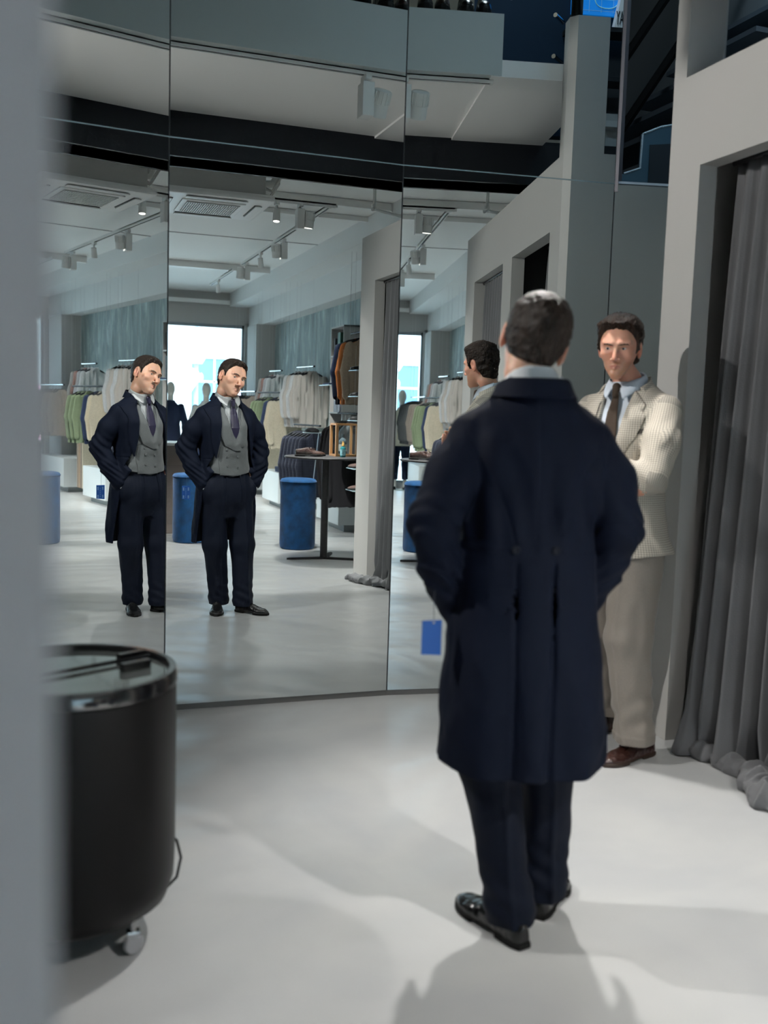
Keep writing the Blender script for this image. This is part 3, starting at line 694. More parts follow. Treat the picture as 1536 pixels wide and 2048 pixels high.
    # spread collar leaves
    for s in (-1, 1):
        n_, k_ = 16, 8; V_ = []
        for i in range(n_):
            a_ = (.07+.93*i/(n_-1))*PI*.62; cx, cy_ = s*math.sin(a_)*.074, .076*math.cos(a_)-.002
            top = Vector((cx, cy_, 1.534+.050*(i/(n_-1)))); ln = .052*(1-.45*i/(n_-1)); out = Vector((s*math.sin(a_+.25), math.cos(a_)*.6, 0)).normalized()
            tip = top+out*(.009+.012*(1-i/(n_-1))**2)+Vector((s*.020*(1-i/(n_-1))**2, 0, -ln))
            for j in range(k_): t = j/(k_-1); q = top.lerp(tip, t)+out*.005*math.sin(PI*t); V_.append(q[:])
        V_ = np.array(V_); Fq = np.array([(i*k_+j, i*k_+j+1, (i+1)*k_+j+1, (i+1)*k_+j) for i in range(n_-1) for j in range(k_-1)])
        o = mesh_np('collar_leaf', V_, Fq, M_SHIRT, sh); md = o.modifiers.new('t', 'SOLIDIFY'); md.thickness = .0025
    # ---- necktie
    gt = Grid((-.06, .02, 1.15), (.07, .19, 1.56), .003)
    kn = cone(gt, (.006, .083, 1.520), (.008, .094, 1.487), .0175, .0110)
    yb = lambda x, z: float(frS(x, z))
    pts = [(.008, yb(.008, 1.46)+.012, 1.485), (.010, yb(.01, 1.42)+.012, 1.43), (.010, yb(.01, 1.33)+.010, 1.33), (.008, yb(.01, 1.2)+.010, 1.18)]
    bl = None
    for (a_, b__, r1, r2) in zip(pts, pts[1:], (.013, .027, .036), (.027, .036, .040)):
        a_, b__ = np.array(a_), np.array(b__); t = np.clip((a_[2]-gt.z)/(a_[2]-b__[2]), 0, 1); xc = a_[0]+(b__[0]-a_[0])*t; yc = a_[1]+(b__[1]-a_[1])*t; r_ = r1+(r2-r1)*t
        q = ((np.abs((gt.x-xc)/r_)**3+np.abs((gt.y-yc)/.007)**2)**.5-1)*.007; q = np.maximum(q, np.maximum(gt.z-a_[2]-.004, b__[2]-.004-gt.z)); bl = q if bl is None else np.minimum(bl, q)
    bl = bl+.002*np.exp(-((gt.x-.008-(1.49-gt.z)*.05)/.004)**2)*np.clip((gt.z-1.40)/.04, 0, 1)
    sdf_obj('necktie', gt, smin(kn, bl, .004), M_TIE, root)

    # ---- waistcoat
    g = Grid((-.20, -.15, .96), (.20, .22, 1.50), .0042)
    d = loft(g, [(.97, .0, .005, .172, .134, 2.4), (1.04, 0, .004, .166, .130, 2.4), (1.12, 0, .006, .152, .126, 2.4), (1.22, 0, .008, .155, .130, 2.4), (1.35, 0, .004, .165, .124, 2.4), (1.45, 0, -.012, .13, .092, 2.2), (1.49, 0, -.015, .088, .078, 2.1)], .012)
    # neckline V: cut shirt triangle
    vx = np.interp(g.ax[2], [1.21, 1.26, 1.49], [0.0, .020, .062]).astype(f32)[None, None, :]
    d = np.maximum(d, -np.maximum(np.abs(g.x-.004)-vx, np.maximum(.02-g.y, 1.22-g.z)))
    hemz = .992+.018*np.abs(g.x)/.1-.004*(g.x < 0); d = np.maximum(d, hemz-g.z)
    d = near_noise(g, d, .012, .05, .05, .035, .0035, 21)
    wc = sdf_obj('waistcoat', g, d, M_WAIST, root); frW = Front(g, np.minimum(d, loft(g, [(.97, 0, .005, .168, .128, 2.4), (1.12, 0, .006, .148, .12, 2.4), (1.22, 0, .008, .15, .124, 2.4), (1.35, 0, .0, .16, .118, 2.4), (1.49, 0, -.015, .08, .072, 2.1)])), 1)
    # overlapping front edge, shawl lapels and buttons
    strip('front_edge', frW, [(.035, 1.205), (.052, 1.12), (.050, 1.0)], [(-.10, 1.20), (-.11, 1.1), (-.10, 1.0)], M_WAIST, wc, off=.001, th=.004, n=16, k=10)
    strip('lapel', frW, [(.070, 1.47), (.062, 1.40), (.025, 1.285), (-.004, 1.225)], [(.095, 1.46), (.108, 1.36), (.100, 1.26), (.072, 1.205), (.04, 1.19)], M_WAIST, wc, off=.002, th=.005, n=40, k=8, bulge=.004)
    strip('lapel', frW, [(-.062, 1.47), (-.052, 1.40), (-.010, 1.285), (.052, 1.185), (.050, 1.175)], [(-.090, 1.46), (-.104, 1.36), (-.098, 1.27), (-.070, 1.205), (.0, 1.172)], M_WAIST, wc, off=.006, th=.005, n=40, k=8, bulge=.004)
    for bx, bz in [(-.052, 1.135), (.026, 1.130), (-.050, 1.065), (.028, 1.055), (-.058, 1.18)]:
        disc('button', (bx, float(frW(bx, bz))+.006, bz), .0085, (bx*2, 1, 0), M_WAIST, wc, .005)

    # ---- morning coat
    g = Grid((-.40, -.25, .44), (.385, .24, 1.61), .0048)
    out = loft(g, [(.44, .005, -.035, .235, .165, 2.5), (.60, .005, -.03, .238, .170, 2.5), (.80, .004, -.02, .225, .168, 2.4), (.95, .002, -.008, .206, .158, 2.4), (1.06, 0, .0, .194, .146, 2.4), (1.14, 0, .003, .188, .140, 2.4),
                   (1.25, 0, .0, .192, .145, 2.4), (1.36, 0, -.005, .210, .138, 2.5), (1.41, 0, -.012, .208, .118, 2.6), (1.452, 0, -.018, .178, .098, 2.3), (1.49, 0, -.02, .135, .090, 2.2), (1.525, .003, -.018, .102, .084, 2.), (1.56, .006, -.014, .086, .081, 2.), (1.60, .008, -.014, .080, .079, 2.)], .010)
    for s_ in (-1, 1): out = smin(out, cone(g, (s_*.03, -.02, 1.485), (s_*.168, -.014, 1.420), .062, .052), .03)
    shx = np.abs(g.x)
    # sleeves
    L1 = chain(g, [(-.165, -.015, 1.408), (-.220, -.05, 1.31), (-.274, -.082, 1.185)], [.064, .072, .066], .03); L2 = chain(g, [(-.274, -.082, 1.185), (-.245, -.03, 1.06), (-.188, .025, .940)], [.065, .059, .053], .02)
    R1 = chain(g, [(.165, -.012, 1.405), (.225, -.01, 1.30), (.264, .0, 1.165)], [.064, .072, .066], .03); R2 = chain(g, [(.264, .0, 1.165), (.242, .04, 1.06), (.188, .065, .940)], [.065, .059, .053], .02)
    slv = []
    for a_, b_, el, sx in ((L1, L2, (-.288, -.082, 1.165), -1), (R1, R2, (.272, .0, 1.165), 1)):
        q = smin(a_, b_, .022)
        rr = np.sqrt((g.x-el[0])**2+(g.y-el[1])**2+(g.z-el[2])**2); w_ = np.exp(-(rr/.085)**2)
        q = q+.0085*w_*np.sin(((g.z-el[2])+(g.y-el[1])*.9+(g.x-el[0])*.4)*105)
        q = q+.0040*np.exp(-((g.z-1.02)/.07)**2)*np.sin((g.z*1.2-g.x*sx*.7+g.y*.5)*140)
        slv.append(q)
    up = np.clip((g.z-1.28)/.1, 0, 1)
    sl = np.minimum(slv[0], slv[1])
    # back drape: long vertical folds under the shoulder blades, waist suppression creases
    back = np.clip(-(g.y)/.05, 0, 1)
    out = out+back*(.0055*np.sin(g.x*62+.6*np.sin(g.z*9))*np.exp(-((g.z-1.32)/.14)**2)+.0035*np.sin(g.x*95+g.z*14)*np.exp(-((g.z-1.22)/.10)**2))
    # seams: centre back, curved side body seams, waist seam
    out = out+.0022*np.exp(-(g.x/.003)**2)*back*(g.z > 1.11)
    sx_ = np.interp(g.ax[2], [1.12, 1.20, 1.32, 1.42], [.055, .075, .125, .19]).astype(f32)[None, None, :]
    out = out+.0028*np.exp(-((np.abs(g.x)-sx_)/.0035)**2)*back*(g.z > 1.115)
    out = out+.0020*np.exp(-((g.z-1.112)/.003)**2)*np.clip((np.abs(g.x)-.055)/.01, 0, 1)
    # tails: centre vent to the right of the spine, pleat on the left, soft flutes lower down
    low = np.clip((1.10-g.z)/.03, 0, 1)
    fl = np.clip((1.05-g.z)/.5, 0, 1)
    out = out-back*fl*.007*np.cos((g.x-.005)*46)*1.0
    vx_ = .052-.006*np.clip((1.1-g.z)/.6, 0, 1); wv = .004+.006*np.clip((1.1-g.z)/.6, 0, 1)
    out = out+low*back*.012*np.exp(-((g.x-vx_)/wv)**2)+low*back*.005*np.exp(-((g.x+.052)/.006)**2)
    out = out-low*back*.006*np.clip((vx_-g.x)/.02, 0, 1)*np.clip((g.x+.055)/.03, 0, 1)
    body_ = out
    # lap where sleeve meets body
    d = smin(body_, sl, .018+.03*0)
    d = near_noise(g, d, .02, .07, .07, .10, .0050, 31); d = near_noise(g, d, .02, .03, .03, .05, .0018, 32)
    # hollow skirt
    inn = loft(g, [(.40, .005, -.028, .217, .142, 2.5), (.60, .005, -.025, .220, .148, 2.5), (.80, .004, -.018, .206, .148, 2.4), (.97, .002, -.008, .194, .148, 2.4), (1.03, 0, .0, .17, .135, 2.4)], .014)
    inn = np.maximum(inn, g.z-1.02); d = np.maximum(d, -inn)
    # front opening: edges run from the collar down past the waistcoat and sweep back to the tails
    zz = g.ax[2]
    yl = np.interp(zz, [.40, .50, .70, .85, .95, 1.02, 1.10, 1.20, 1.50], [-.01, -.005, .02, .045, .075, .10, .02, .02, .02]).astype(f32)[None, None, :]
    wL = np.interp(zz, [.40, .80, .95, 1.02, 1.08, 1.16, 1.22, 1.35, 1.46, 1.50, 1.60], [.30, .30, .26, .190, .165, .128, .110, .098, .078, .066, .066]).astype(f32)[None, None, :]
    wR = np.interp(zz, [.40, .80, .95, 1.02, 1.08, 1.16, 1.22, 1.35, 1.46, 1.50, 1.60], [.30, .30, .26, .190, .160, .135, .120, .105, .080, .068, .068]).astype(f32)[None, None, :]
    op = np.maximum(np.where(g.x < 0, -g.x-wL, g.x-wR), yl-g.y); 
    # keep the sleeves whole
    keep = np.minimum(slv[0], slv[1])
    d2 = smax(d, -op, .004); d = np.minimum(d2, np.maximum(keep, -( .0-1)*0+keep)) if False else d2
    armonly = smin(np.minimum(slv[0], slv[1]), 9., .001) if False else np.minimum(slv[0], slv[1])
    d = np.minimum(d, armonly)
    # neck opening
    nk = np.maximum(np.sqrt(((g.x-.008)/.070)**2+((g.y+.006)/.072)**2)-1, 0)
    d = np.maximum(d, -((np.sqrt(((g.x-.006)/.0725)**2+((g.y+.004)/.076)**2)-1)*.07)*1.0) if False else d
    cyl = (np.sqrt(((g.x-.000)/.0755)**2+((g.y+.006)/.0785)**2)-1)*.07; d = np.maximum(d, -np.maximum(cyl, 1.455-g.z))
    zc = 1.568-.035*np.clip((g.y+.06)/.10, 0, 1); d = np.maximum(d, g.z-zc)
    # rounded hem
    xx = np.abs(g.x-.005); hz = .500+.0*xx+.30*np.clip(xx-.165, 0, 1)**1.5*2.2+.10*np.clip(g.y+.08, 0, 1)*0; d = smax(d, hz-g.z, .004)
    ct = sdf_obj('morning_coat', g, d, M_NAVY, root)
    frC = Front(g, np.minimum(out, d), 1); frB = Front(g, d, -1)
    # collar fall at the back
    gk = Grid((-.15, -.15, 1.44), (.16, .12, 1.64), .003)
    fl_ = np.clip((1.584-gk.z)/.06, 0, 1.3); rx = .0755+.016+.024*fl_**1.3*1.1; ry = .079+.012+.020*fl_**1.2
    rx = .0735+(rx-.0735)*(1-.45*np.clip((gk.y+.02)/.05, 0, 1))
    q = np.abs(np.sqrt(((gk.x-.0)/rx)**2+((gk.y+.008)/ry)**2)-1)*.08-.004; zc2 = 1.576-.035*np.clip((gk.y+.06)/.10, 0, 1)
    q = np.maximum(q, np.maximum(gk.z-zc2, (1.522-.03*np.clip((gk.y+.02)/.06, 0, 1))-gk.z)); q = np.maximum(q, gk.y-.020); sdf_obj('coat_collar', gk, near_noise(gk, q, .01, .04, .04, .03, .0012, 8), M_NAVY, ct)
    # lapels (peaked)
    strip('lapel', frC, [(.078, 1.500), (.098, 1.42), (.110, 1.33), (.122, 1.22), (.138, 1.12)], [(.088, 1.49), (.172, 1.475), (.195, 1.470), (.168, 1.39), (.172, 1.33), (.168, 1.22), (.142, 1.12)], M_NAVY, ct, off=.002, th=.005, n=60, k=8, bulge=.006)
    strip('lapel', frC, [(-.076, 1.500), (-.090, 1.42), (-.100, 1.33), (-.112, 1.22), (-.130, 1.12)], [(-.086, 1.49), (-.170, 1.475), (-.193, 1.470), (-.166, 1.39), (-.168, 1.33), (-.160, 1.22), (-.134, 1.12)], M_NAVY, ct, off=.002, th=.005, n=60, k=8, bulge=.006)
    for bx in (-.056, .052): disc('coat_button', (bx, float(frB(bx, 1.118))-.001, 1.118), .0115, (bx, -1, 0), mat('navy_button', (.002, .004, .010), .6, spec=.2), ct, .006)
    # cuffs: a sliver of white at each wrist
    for c0, c1 in (((-.182, .03, .925), (-.178, .033, .915)), ((.182, .07, .925), (.178, .073, .915))):
        gg = Grid(np.array(c1)-.06, np.array(c0)+.06, .004); sdf_obj('shirt_cuff', gg, chain(gg, [c0, c1], [.040, .039]), M_SHIRT, sh)
    root.location = (1.30, 2.45, 0); root.rotation_euler = (0, 0, math.radians(-15))
    return root
NAVY = navy_man()
def hang_tag():
    t = thing('swing_tag', 'bright blue card tag on a string hanging from the left cuff of the navy coat', 'tag', (1.02, 2.44, .965))
    M_T = mat('tag_blue', (.005, .085, .36), .5)
    c = MB().prism([(-.028, 0, -.145), (.030, 0, -.150), (.030, 0, -.052), (-.028, 0, -.052)], (0, .0012, 0)).build('card', M_T, t)
    b = MB(); b.tube([(.006, 0, -.056), (.005, 0, -.01), (.006, .001, .03)], .0008, 6); b.build('string', mat('string_dark', (.05, .06, .08), .6), t)
    MB().lathe([(.0035, 0), (.0035, .0016), (.0018, .0016), (.0018, 0)], 14, cap=False).xf(Matrix.Translation((.006, -.0002, -.058)) @ Matrix.Rotation(PI/2, 4, 'X')).build('eyelet', M_CHROME, t)
    lab = MB()
    for x0, x1, z0, z1 in [(-.022, -.012, -.085, -.062), (-.022, -.012, -.14, -.118), (-.002, .0, -.135, -.065), (.012, .022, -.085, -.062), (.012, .022, -.14, -.118)]:
        for k in range(5):
            zz = z0+(z1-z0)*k/5; lab.poly([(x0, .0016, zz), (x1, .0016, zz), (x1, .0016, zz+(z1-z0)/9), (x0, .0016, zz+(z1-z0)/9)])
    lab.build('print', mat('tag_print', (.35, .5, .75), .5), t)
hang_tag()
# ================================================================== THE MAN IN THE BEIGE CHECKED JACKET
M_BJ = check_mat('beige_check_linen', (.62, .57, .48), (.22, .21, .19), per=.0092, width=.40)
M_BT = mat('stone_wool', (.215, .19, .165), .8, noise=(300, .10), bump=(500, .15), sheen=.2)
M_BTIE = mat('brown_knit_tie', (.045, .026, .014), .7, bump=(500, .5)); M_BSH = mat('pale_blue_shirt', (.66, .74, .84), .7)
M_OX = mat('oxblood_leather', (.035, .012, .009), .25, coat=.5, noise=(12, .4))
def beige_man():
    K = 1.0
    p = dict(skin=(.60, .315, .225), lip=(.44, .17, .14), beard=.50, beard_col=(.36, .19, .11), nose=.9, jaw=.92, squint=True,
             line=[(-.15, -.07), (-.09, -.080), (-.05, -.070), (-.030, -.03), (-.02, .020), (.004, .032), (.012, -.012), (.028, -.010), (.036, .030), (.048, .066), (.062, .090), (.078, .096), (.13, .11)],
             T=(.011, .028), soft=.018, nape=True, quiff=(.012, .040, .045, .120, .030), hnoise=[(.024, .06, .02, .0045, 41), (.008, .028, .008, .0026, 42), (.004, .02, .004, .0014, 43)],
             gaze=(-.15, -.10), brow_mat=mat('brow_dark', (.045, .025, .017), .7), brow=[.0285, .0305, .0330, .0325, .028])
    HM = xf_head((.010, .072, 1.768), math.radians(22), math.radians(-1), math.radians(9))
    P, F, col, hg = make_head(None, p, HM, 1.02)
    g = Grid((-.42, -.30, .05), (.42, .48, 1.80), .008)
    b = loft(g, [(.92, 0, 0, .15, .10, 2.3), (1.1, 0, 0, .14, .095, 2.3), (1.25, 0, 0, .135, .09, 2.3), (1.45, 0, 0, .16, .10, 2.3), (1.57, 0, -.01, .14, .07, 2.2), (1.61, 0, -.01, .07, .06, 2)], .02)
    hb = HM @ Vector((0, -.036, -.07)); b = smin(b, chain(g, [(0, -.01, 1.56), (.003, .005, 1.64), hb[:]], [.062, .056, .052]), .03)
    LS, LE, LW = (-.185, -.005, 1.515), (-.235, .165, 1.235), (.060, .235, 1.290)
    RS, RE, RW = (.185, -.005, 1.515), (.235, .155, 1.250), (-.110, .200, 1.215)
    for S_ in ((LS, LE, LW), (RS, RE, RW)): b = smin(b, chain(g, S_, [.042, .036, .027]), .02)
    # left hand rests on the right upper arm, right hand comes out under the left elbow
    def hand(w, d, up, nrm, s):
        w, d, up, nrm = Vector(w), Vector(d).normalized(), Vector(up).normalized(), Vector(nrm); palm = w+d*.055
        q = chain(g, [w, palm-up*.015, palm+up*.012], [.024, .026, .026], .015)
        for k in range(4):
            o = palm+up*(.028-.0185*k); L = (.070, .078, .074, .058)[k]
            q = smin(q, chain(g, [o, o+d*L*.5+nrm*.004, o+d*L-nrm*.014], [.0105, .0095, .0078]), .004)
        return smin(q, chain(g, [w+d*.02+up*.02, w+d*.05+up*.052, w+d*.085+up*.058], [.013, .011, .0085]), .008)
    b = smin(b, hand(LW, (.9, .12, .25), (-.2, .0, 1), (0, .4, 0), -1), .012)
    b = smin(b, hand(RW, (-.95, .10, -.16), (-.1, .2, 1), (0, .6, 0), 1), .012)
    for a_, k_, an in [((-.09, .02, .98), (-.12, .10, .55), (-.165, .03, .10)), ((.09, -.02, .98), (.13, -.08, .55), (.148, -.20, .10))]:
        b = smin(b, chain(g, [a_, k_, an], [.08, .055, .036]), .04)
    P2, F2 = snet(g, b)
    root = mesh_np('person', np.concatenate([P, P2]), np.concatenate([F, F2+len(P)]), M_SKIN, None, True, np.concatenate([col, np.tile(p['skin'], (len(P2), 1))]))
    tag(root, 'man in a beige checked jacket and brown tie, arms crossed, beside the grey curtain', 'person')
    face_bits(root, p, hg, hair_mat('brown_wavy_hair', (.019, .011, .0075)))
    # trousers with turn-ups
    g = Grid((-.32, -.34, .05), (.28, .28, 1.15), .0055)
    hip = loft(g, [(.74, 0, .0, .10, .09, 2.2), (.86, 0, .0, .165, .128, 2.4), (.98, 0, .0, .172, .130, 2.4), (1.12, 0, .0, .155, .112, 2.4)], .02)
    L = chain(g, [(-.095, .02, .90), (-.120, .085, .54), (-.150, .040, .12), (-.150, .040, .06)], [.118, .100, .082, .083], .03)
    R = chain(g, [(.095, -.02, .90), (.120, -.09, .54), (.140, -.19, .13), (.142, -.195, .075)], [.118, .098, .082, .083], .03)
    d = np.minimum(smin(hip, L, .03), smin(hip, R, .03))
    d = near_noise(g, d, .02, .05, .05, .20, .008, 51); d = near_noise(g, d, .02, .04, .05, .06, .004, 52)
    for c_, ph in (((-.150, .04), 0), ((.14, -.19), 2)):
        w_ = np.exp(-((g.x-c_[0])**2+(g.y-c_[1])**2)/.14**2); d = d+.005*w_*np.sin((g.z+g.x*.8)*60+ph)*np.exp(-((g.z-.24)/.12)**2)
    for (x0, y0), (x1, y1) in (((-.095, .02), (-.15, .04)), ((.095, -.02), (.142, -.19))):
        t = np.clip((.9-g.z)/.84, 0, 1); d = d-.007*np.exp(-((g.x-x0-(x1-x0)*t)/.012)**2)
    zc = np.where(g.x < 0, .078, .095); d = d-.004*np.clip((zc+.042-g.z)/.004, 0, 1); d = np.maximum(d, zc-g.z)
    sdf_obj('trousers', g, d, M_BT, root)
    shoe('tassel_loafer', (-.168, -.085), (-.118, .232), M_OX, root, laces=False, sole=mat('brown_sole', (.03, .016, .01), .5), tassel=True, hgt=.078)
    shoe('tassel_loafer', (.135, -.285), (.185, .030), M_OX, root, laces=False, sole=mat('brown_sole', (.03, .016, .01), .5), tassel=True, hgt=.078)
    # shirt
    g = Grid((-.20, -.16, 1.15), (.20, .20, 1.70), .0045)
    d = loft(g, [(1.16, 0, .0, .14, .115, 2.3), (1.35, 0, .005, .145, .118, 2.3), (1.47, 0, .0, .155, .112, 2.3), (1.55, 0, -.01, .13, .085, 2.2), (1.59, 0, -.012, .094, .082, 2.1), (1.635, 0, -.003, .075, .077, 2)], .008)
    sh = sdf_obj('shirt', g, d, M_BSH, root); frS = Front(g, d, 1)
    gc = Grid((-.12, -.13, 1.54), (.13, .16, 1.74), .0028)
    a_ = np.clip((gc.z-1.57)/.12, 0, 1); rr = np.sqrt(((gc.x-.004*a_)/.0705)**2+((gc.y+.010-.020*a_)/.073)**2)
    ring = np.abs(rr-1)*.07-.0034; ring = np.maximum(ring, np.maximum(1.565-gc.z, gc.z-(1.682-.058*np.clip((gc.y+.06)/.12, 0, 1)))); sdf_obj('collar_band', gc, ring, M_BSH, sh)
    for s in (-1, 1):
        n_, k_ = 16, 8; V_ = []
        for i in range(n_):
            w = i/(n_-1); an = (.04+.96*w)*PI*.66; cx, cy_ = s*math.sin(an)*.0735+.004, .076*math.cos(an)+.004
            top = Vector((cx, cy_, 1.622+.050*w)); out = Vector((s*math.sin(an+.2), math.cos(an)*.7, 0)).normalized()
            tip = top+out*(.009+.014*(1-w)**2)+Vector((s*.024*(1-w)**2, 0, -.062*(1-.4*w)))
            for j in range(k_): t = j/(k_-1); V_.append((top.lerp(tip, t)+out*.006*math.sin(PI*t))[:])
        o = mesh_np('collar_leaf', np.array(V_), np.array([(i*k_+j, i*k_+j+1, (i+1)*k_+j+1, (i+1)*k_+j) for i in range(n_-1) for j in range(k_-1)]), M_BSH, sh); md = o.modifiers.new('t', 'SOLIDIFY'); md.thickness = .0025
    gt = Grid((-.06, .02, 1.28), (.07, .20, 1.66), .003); kn = cone(gt, (.003, .090, 1.612), (.003, .100, 1.575), .018, .0115); bl = None
    pts = [(.003, float(frS(.0, 1.55))+.014, 1.575), (.003, float(frS(.0, 1.50))+.014, 1.50), (.002, float(frS(.0, 1.40))+.012, 1.40), (.0, float(frS(.0, 1.3))+.012, 1.30)]
    for (q0, q1, r1, r2) in zip(pts, pts[1:], (.013, .026, .034), (.026, .034, .038)):
        t = np.clip((q0[2]-gt.z)/(q0[2]-q1[2]), 0, 1); xc = q0[0]+(q1[0]-q0[0])*t; yc = q0[1]+(q1[1]-q0[1])*t; r_ = r1+(r2-r1)*t
        q = ((np.abs((gt.x-xc)/r_)**3+np.abs((gt.y-yc)/.007)**2)**.5-1)*.007; q = np.maximum(q, np.maximum(gt.z-q0[2]-.004, q1[2]-.004-gt.z)); bl = q if bl is None else np.minimum(bl, q)
    sdf_obj('necktie', gt, smin(kn, bl, .004), M_BTIE, root)
    # jacket
    g = Grid((-.36, -.22, .86), (.36, .36, 1.72), .0050)
    out = loft(g, [(.885, 0, .0, .240, .175, 2.5), (.98, 0, .0, .208, .160, 2.4), (1.08, 0, .0, .190, .150, 2.4), (1.18, 0, .002, .175, .140, 2.4), (1.28, 0, .002, .178, .140, 2.4), (1.40, 0, .0, .196, .142, 2.4), (1.48, 0, -.006, .206, .135, 2.5),
                   (1.535, 0, -.012, .195, .112, 2.5), (1.575, 0, -.018, .150, .094, 2.3), (1.61, 0, -.018, .112, .086, 2.1), (1.65, .003, -.012, .089, .083, 2.), (1.69, .005, -.010, .082, .082, 2.)], .012)
    for s_ in (-1, 1): out = smin(out, cone(g, (s_*.03, -.018, 1.575), (s_*.178, -.010, 1.520), .066, .058), .03)
    A = []
    for (S0, E0, W0), sx in (((LS, LE, LW), -1), ((RS, RE, RW), 1)):
        m_ = tuple((np.array(S0)+np.array(E0))/2+np.array([sx*.010, .0, .006])); q = smin(chain(g, [S0, m_, E0], [.066, .072, .063], .03), chain(g, [E0, W0], [.062, .050], .02), .02)
        rr = np.sqrt((g.x-E0[0])**2+(g.y-E0[1])**2+(g.z-E0[2])**2); q = q+.0065*np.exp(-(rr/.11)**2)*np.sin(((g.x*sx)*.8+(g.z)*.6)*105)
        mm = np.array(S0)*.55+np.array(E0)*.45; rr = np.sqrt((g.x-mm[0])**2+(g.y-mm[1])**2+(g.z-mm[2])**2); q = q+.004*np.exp(-(rr/.10)**2)*np.sin((g.z*.9+g.y*.8-g.x*sx*.5)*85); A.append(q)
    arms = np.minimum(A[0], A[1])
    inn = loft(g, [(.84, 0, .0, .222, .158, 2.5), (1.0, 0, .0, .19, .145, 2.4), (1.10, 0, .0, .172, .134, 2.4), (1.16, 0, .0, .15, .115, 2.4)], .012); inn = np.maximum(inn, g.z-1.15)
    zz = g.ax[2]; w_ = np.interp(zz, [.86, .95, 1.10, 1.20, 1.28, 1.40, 1.50, 1.60, 1.72], [.035, .012, .0, -.01, .012, .045, .062, .068, .070]).astype(f32)[None, None, :]
    out = near_noise(g, out, .02, .06, .06, .09, .0055, 61); out = out+.0016*np.exp(-((g.z-1.125)/.004)**2)*(g.y > -.02)
    d = np.maximum(out, -inn); d = smax(d, -np.maximum(np.abs(g.x-.004)-w_, .02-g.y), .003)
    cyl = (np.sqrt(((g.x-.004)/.0745)**2+((g.y+.004)/.0785)**2)-1)*.0745; d = np.maximum(d, -np.maximum(cyl, 1.53-g.z)); d = np.maximum(d, g.z-(1.648-.050*np.clip((g.y+.06)/.10, 0, 1)))
    d = smax(d, .895+.012*np.sin(g.x*18)-g.z, .004); bodyd = d
    d = smin(bodyd, arms, .016)
    d = np.maximum(d, -np.maximum(cyl, 1.53-g.z))
    uvL, uvR = sleeve_uv([LS, LE, LW]), sleeve_uv([RS, RE, RW])
    def uvf(P):
        th = np.arctan2(P[:, 0], P[:, 1]+.02); uv = np.stack([np.where(np.abs(P[:, 0]) < .12, P[:, 0]*1.05, np.sign(P[:, 0])*(.126+(np.abs(th)-np.arctan2(.12, .13))*.19)), P[:, 2]], 1)
        dL, uL = uvL(P); dR, uR = uvR(P)
        ctr = np.sqrt((P[:, 0]/.2)**2+(P[:, 1]/.145)**2); m = (dL < .085) & (ctr > .93); uv[m] = uL[m]; m = (dR < .085) & (ctr > .93) & (dR < dL); uv[m] = uR[m]; return uv
    jk = sdf_obj('checked_jacket', g, d, M_BJ, root, uvf=uvf); frJ = Front(g, bodyd, 1)
    gk = Grid((-.15, -.15, 1.52), (.16, .13, 1.74), .003)
    fl_ = np.clip((1.664-gk.z)/.06, 0, 1.3); rx = .0755+.014+.024*fl_**1.3; ry = .080+.010+.020*fl_**1.2
    q = np.abs(np.sqrt(((gk.x-.004)/rx)**2+((gk.y+.005)/ry)**2)-1)*.085-.004; q = np.maximum(q, np.maximum(gk.z-(1.664-.052*np.clip((gk.y+.06)/.11, 0, 1)), (1.600-.03*np.clip((gk.y+.02)/.06, 0, 1))-gk.z)); q = np.maximum(q, gk.y-.05)
    sdf_obj('jacket_collar', gk, q, M_BJ, jk, uvf=lambda P: np.stack([np.arctan2(P[:, 0], P[:, 1])*.09, P[:, 2]], 1))
    for s in (-1, 1):
        strip('lapel', frJ, [(s*.074, 1.60), (s*.066, 1.50), (s*.045, 1.40), (s*.008, 1.28)], [(s*.085, 1.59), (s*.140, 1.535), (s*.128, 1.515), (s*.150, 1.49), (s*.120, 1.40), (s*.070, 1.32), (s*.012, 1.275)], M_BJ, jk, off=.002, th=.005, n=50, k=8, bulge=.006)
    strip('breast_pocket', frJ, [(-.085, 1.425), (-.155, 1.44)], [(-.085, 1.405), (-.155, 1.42)], mat('dark_pocket_strip', (.05, .045, .04), .7), jk, off=.001, th=.002, n=8, k=4)  # dark strip across the breast pocket
    root.location = (2.44, 3.72, 0); root.rotation_euler = (0, 0, math.radians(-245)); return root
BEIGE = beige_man()
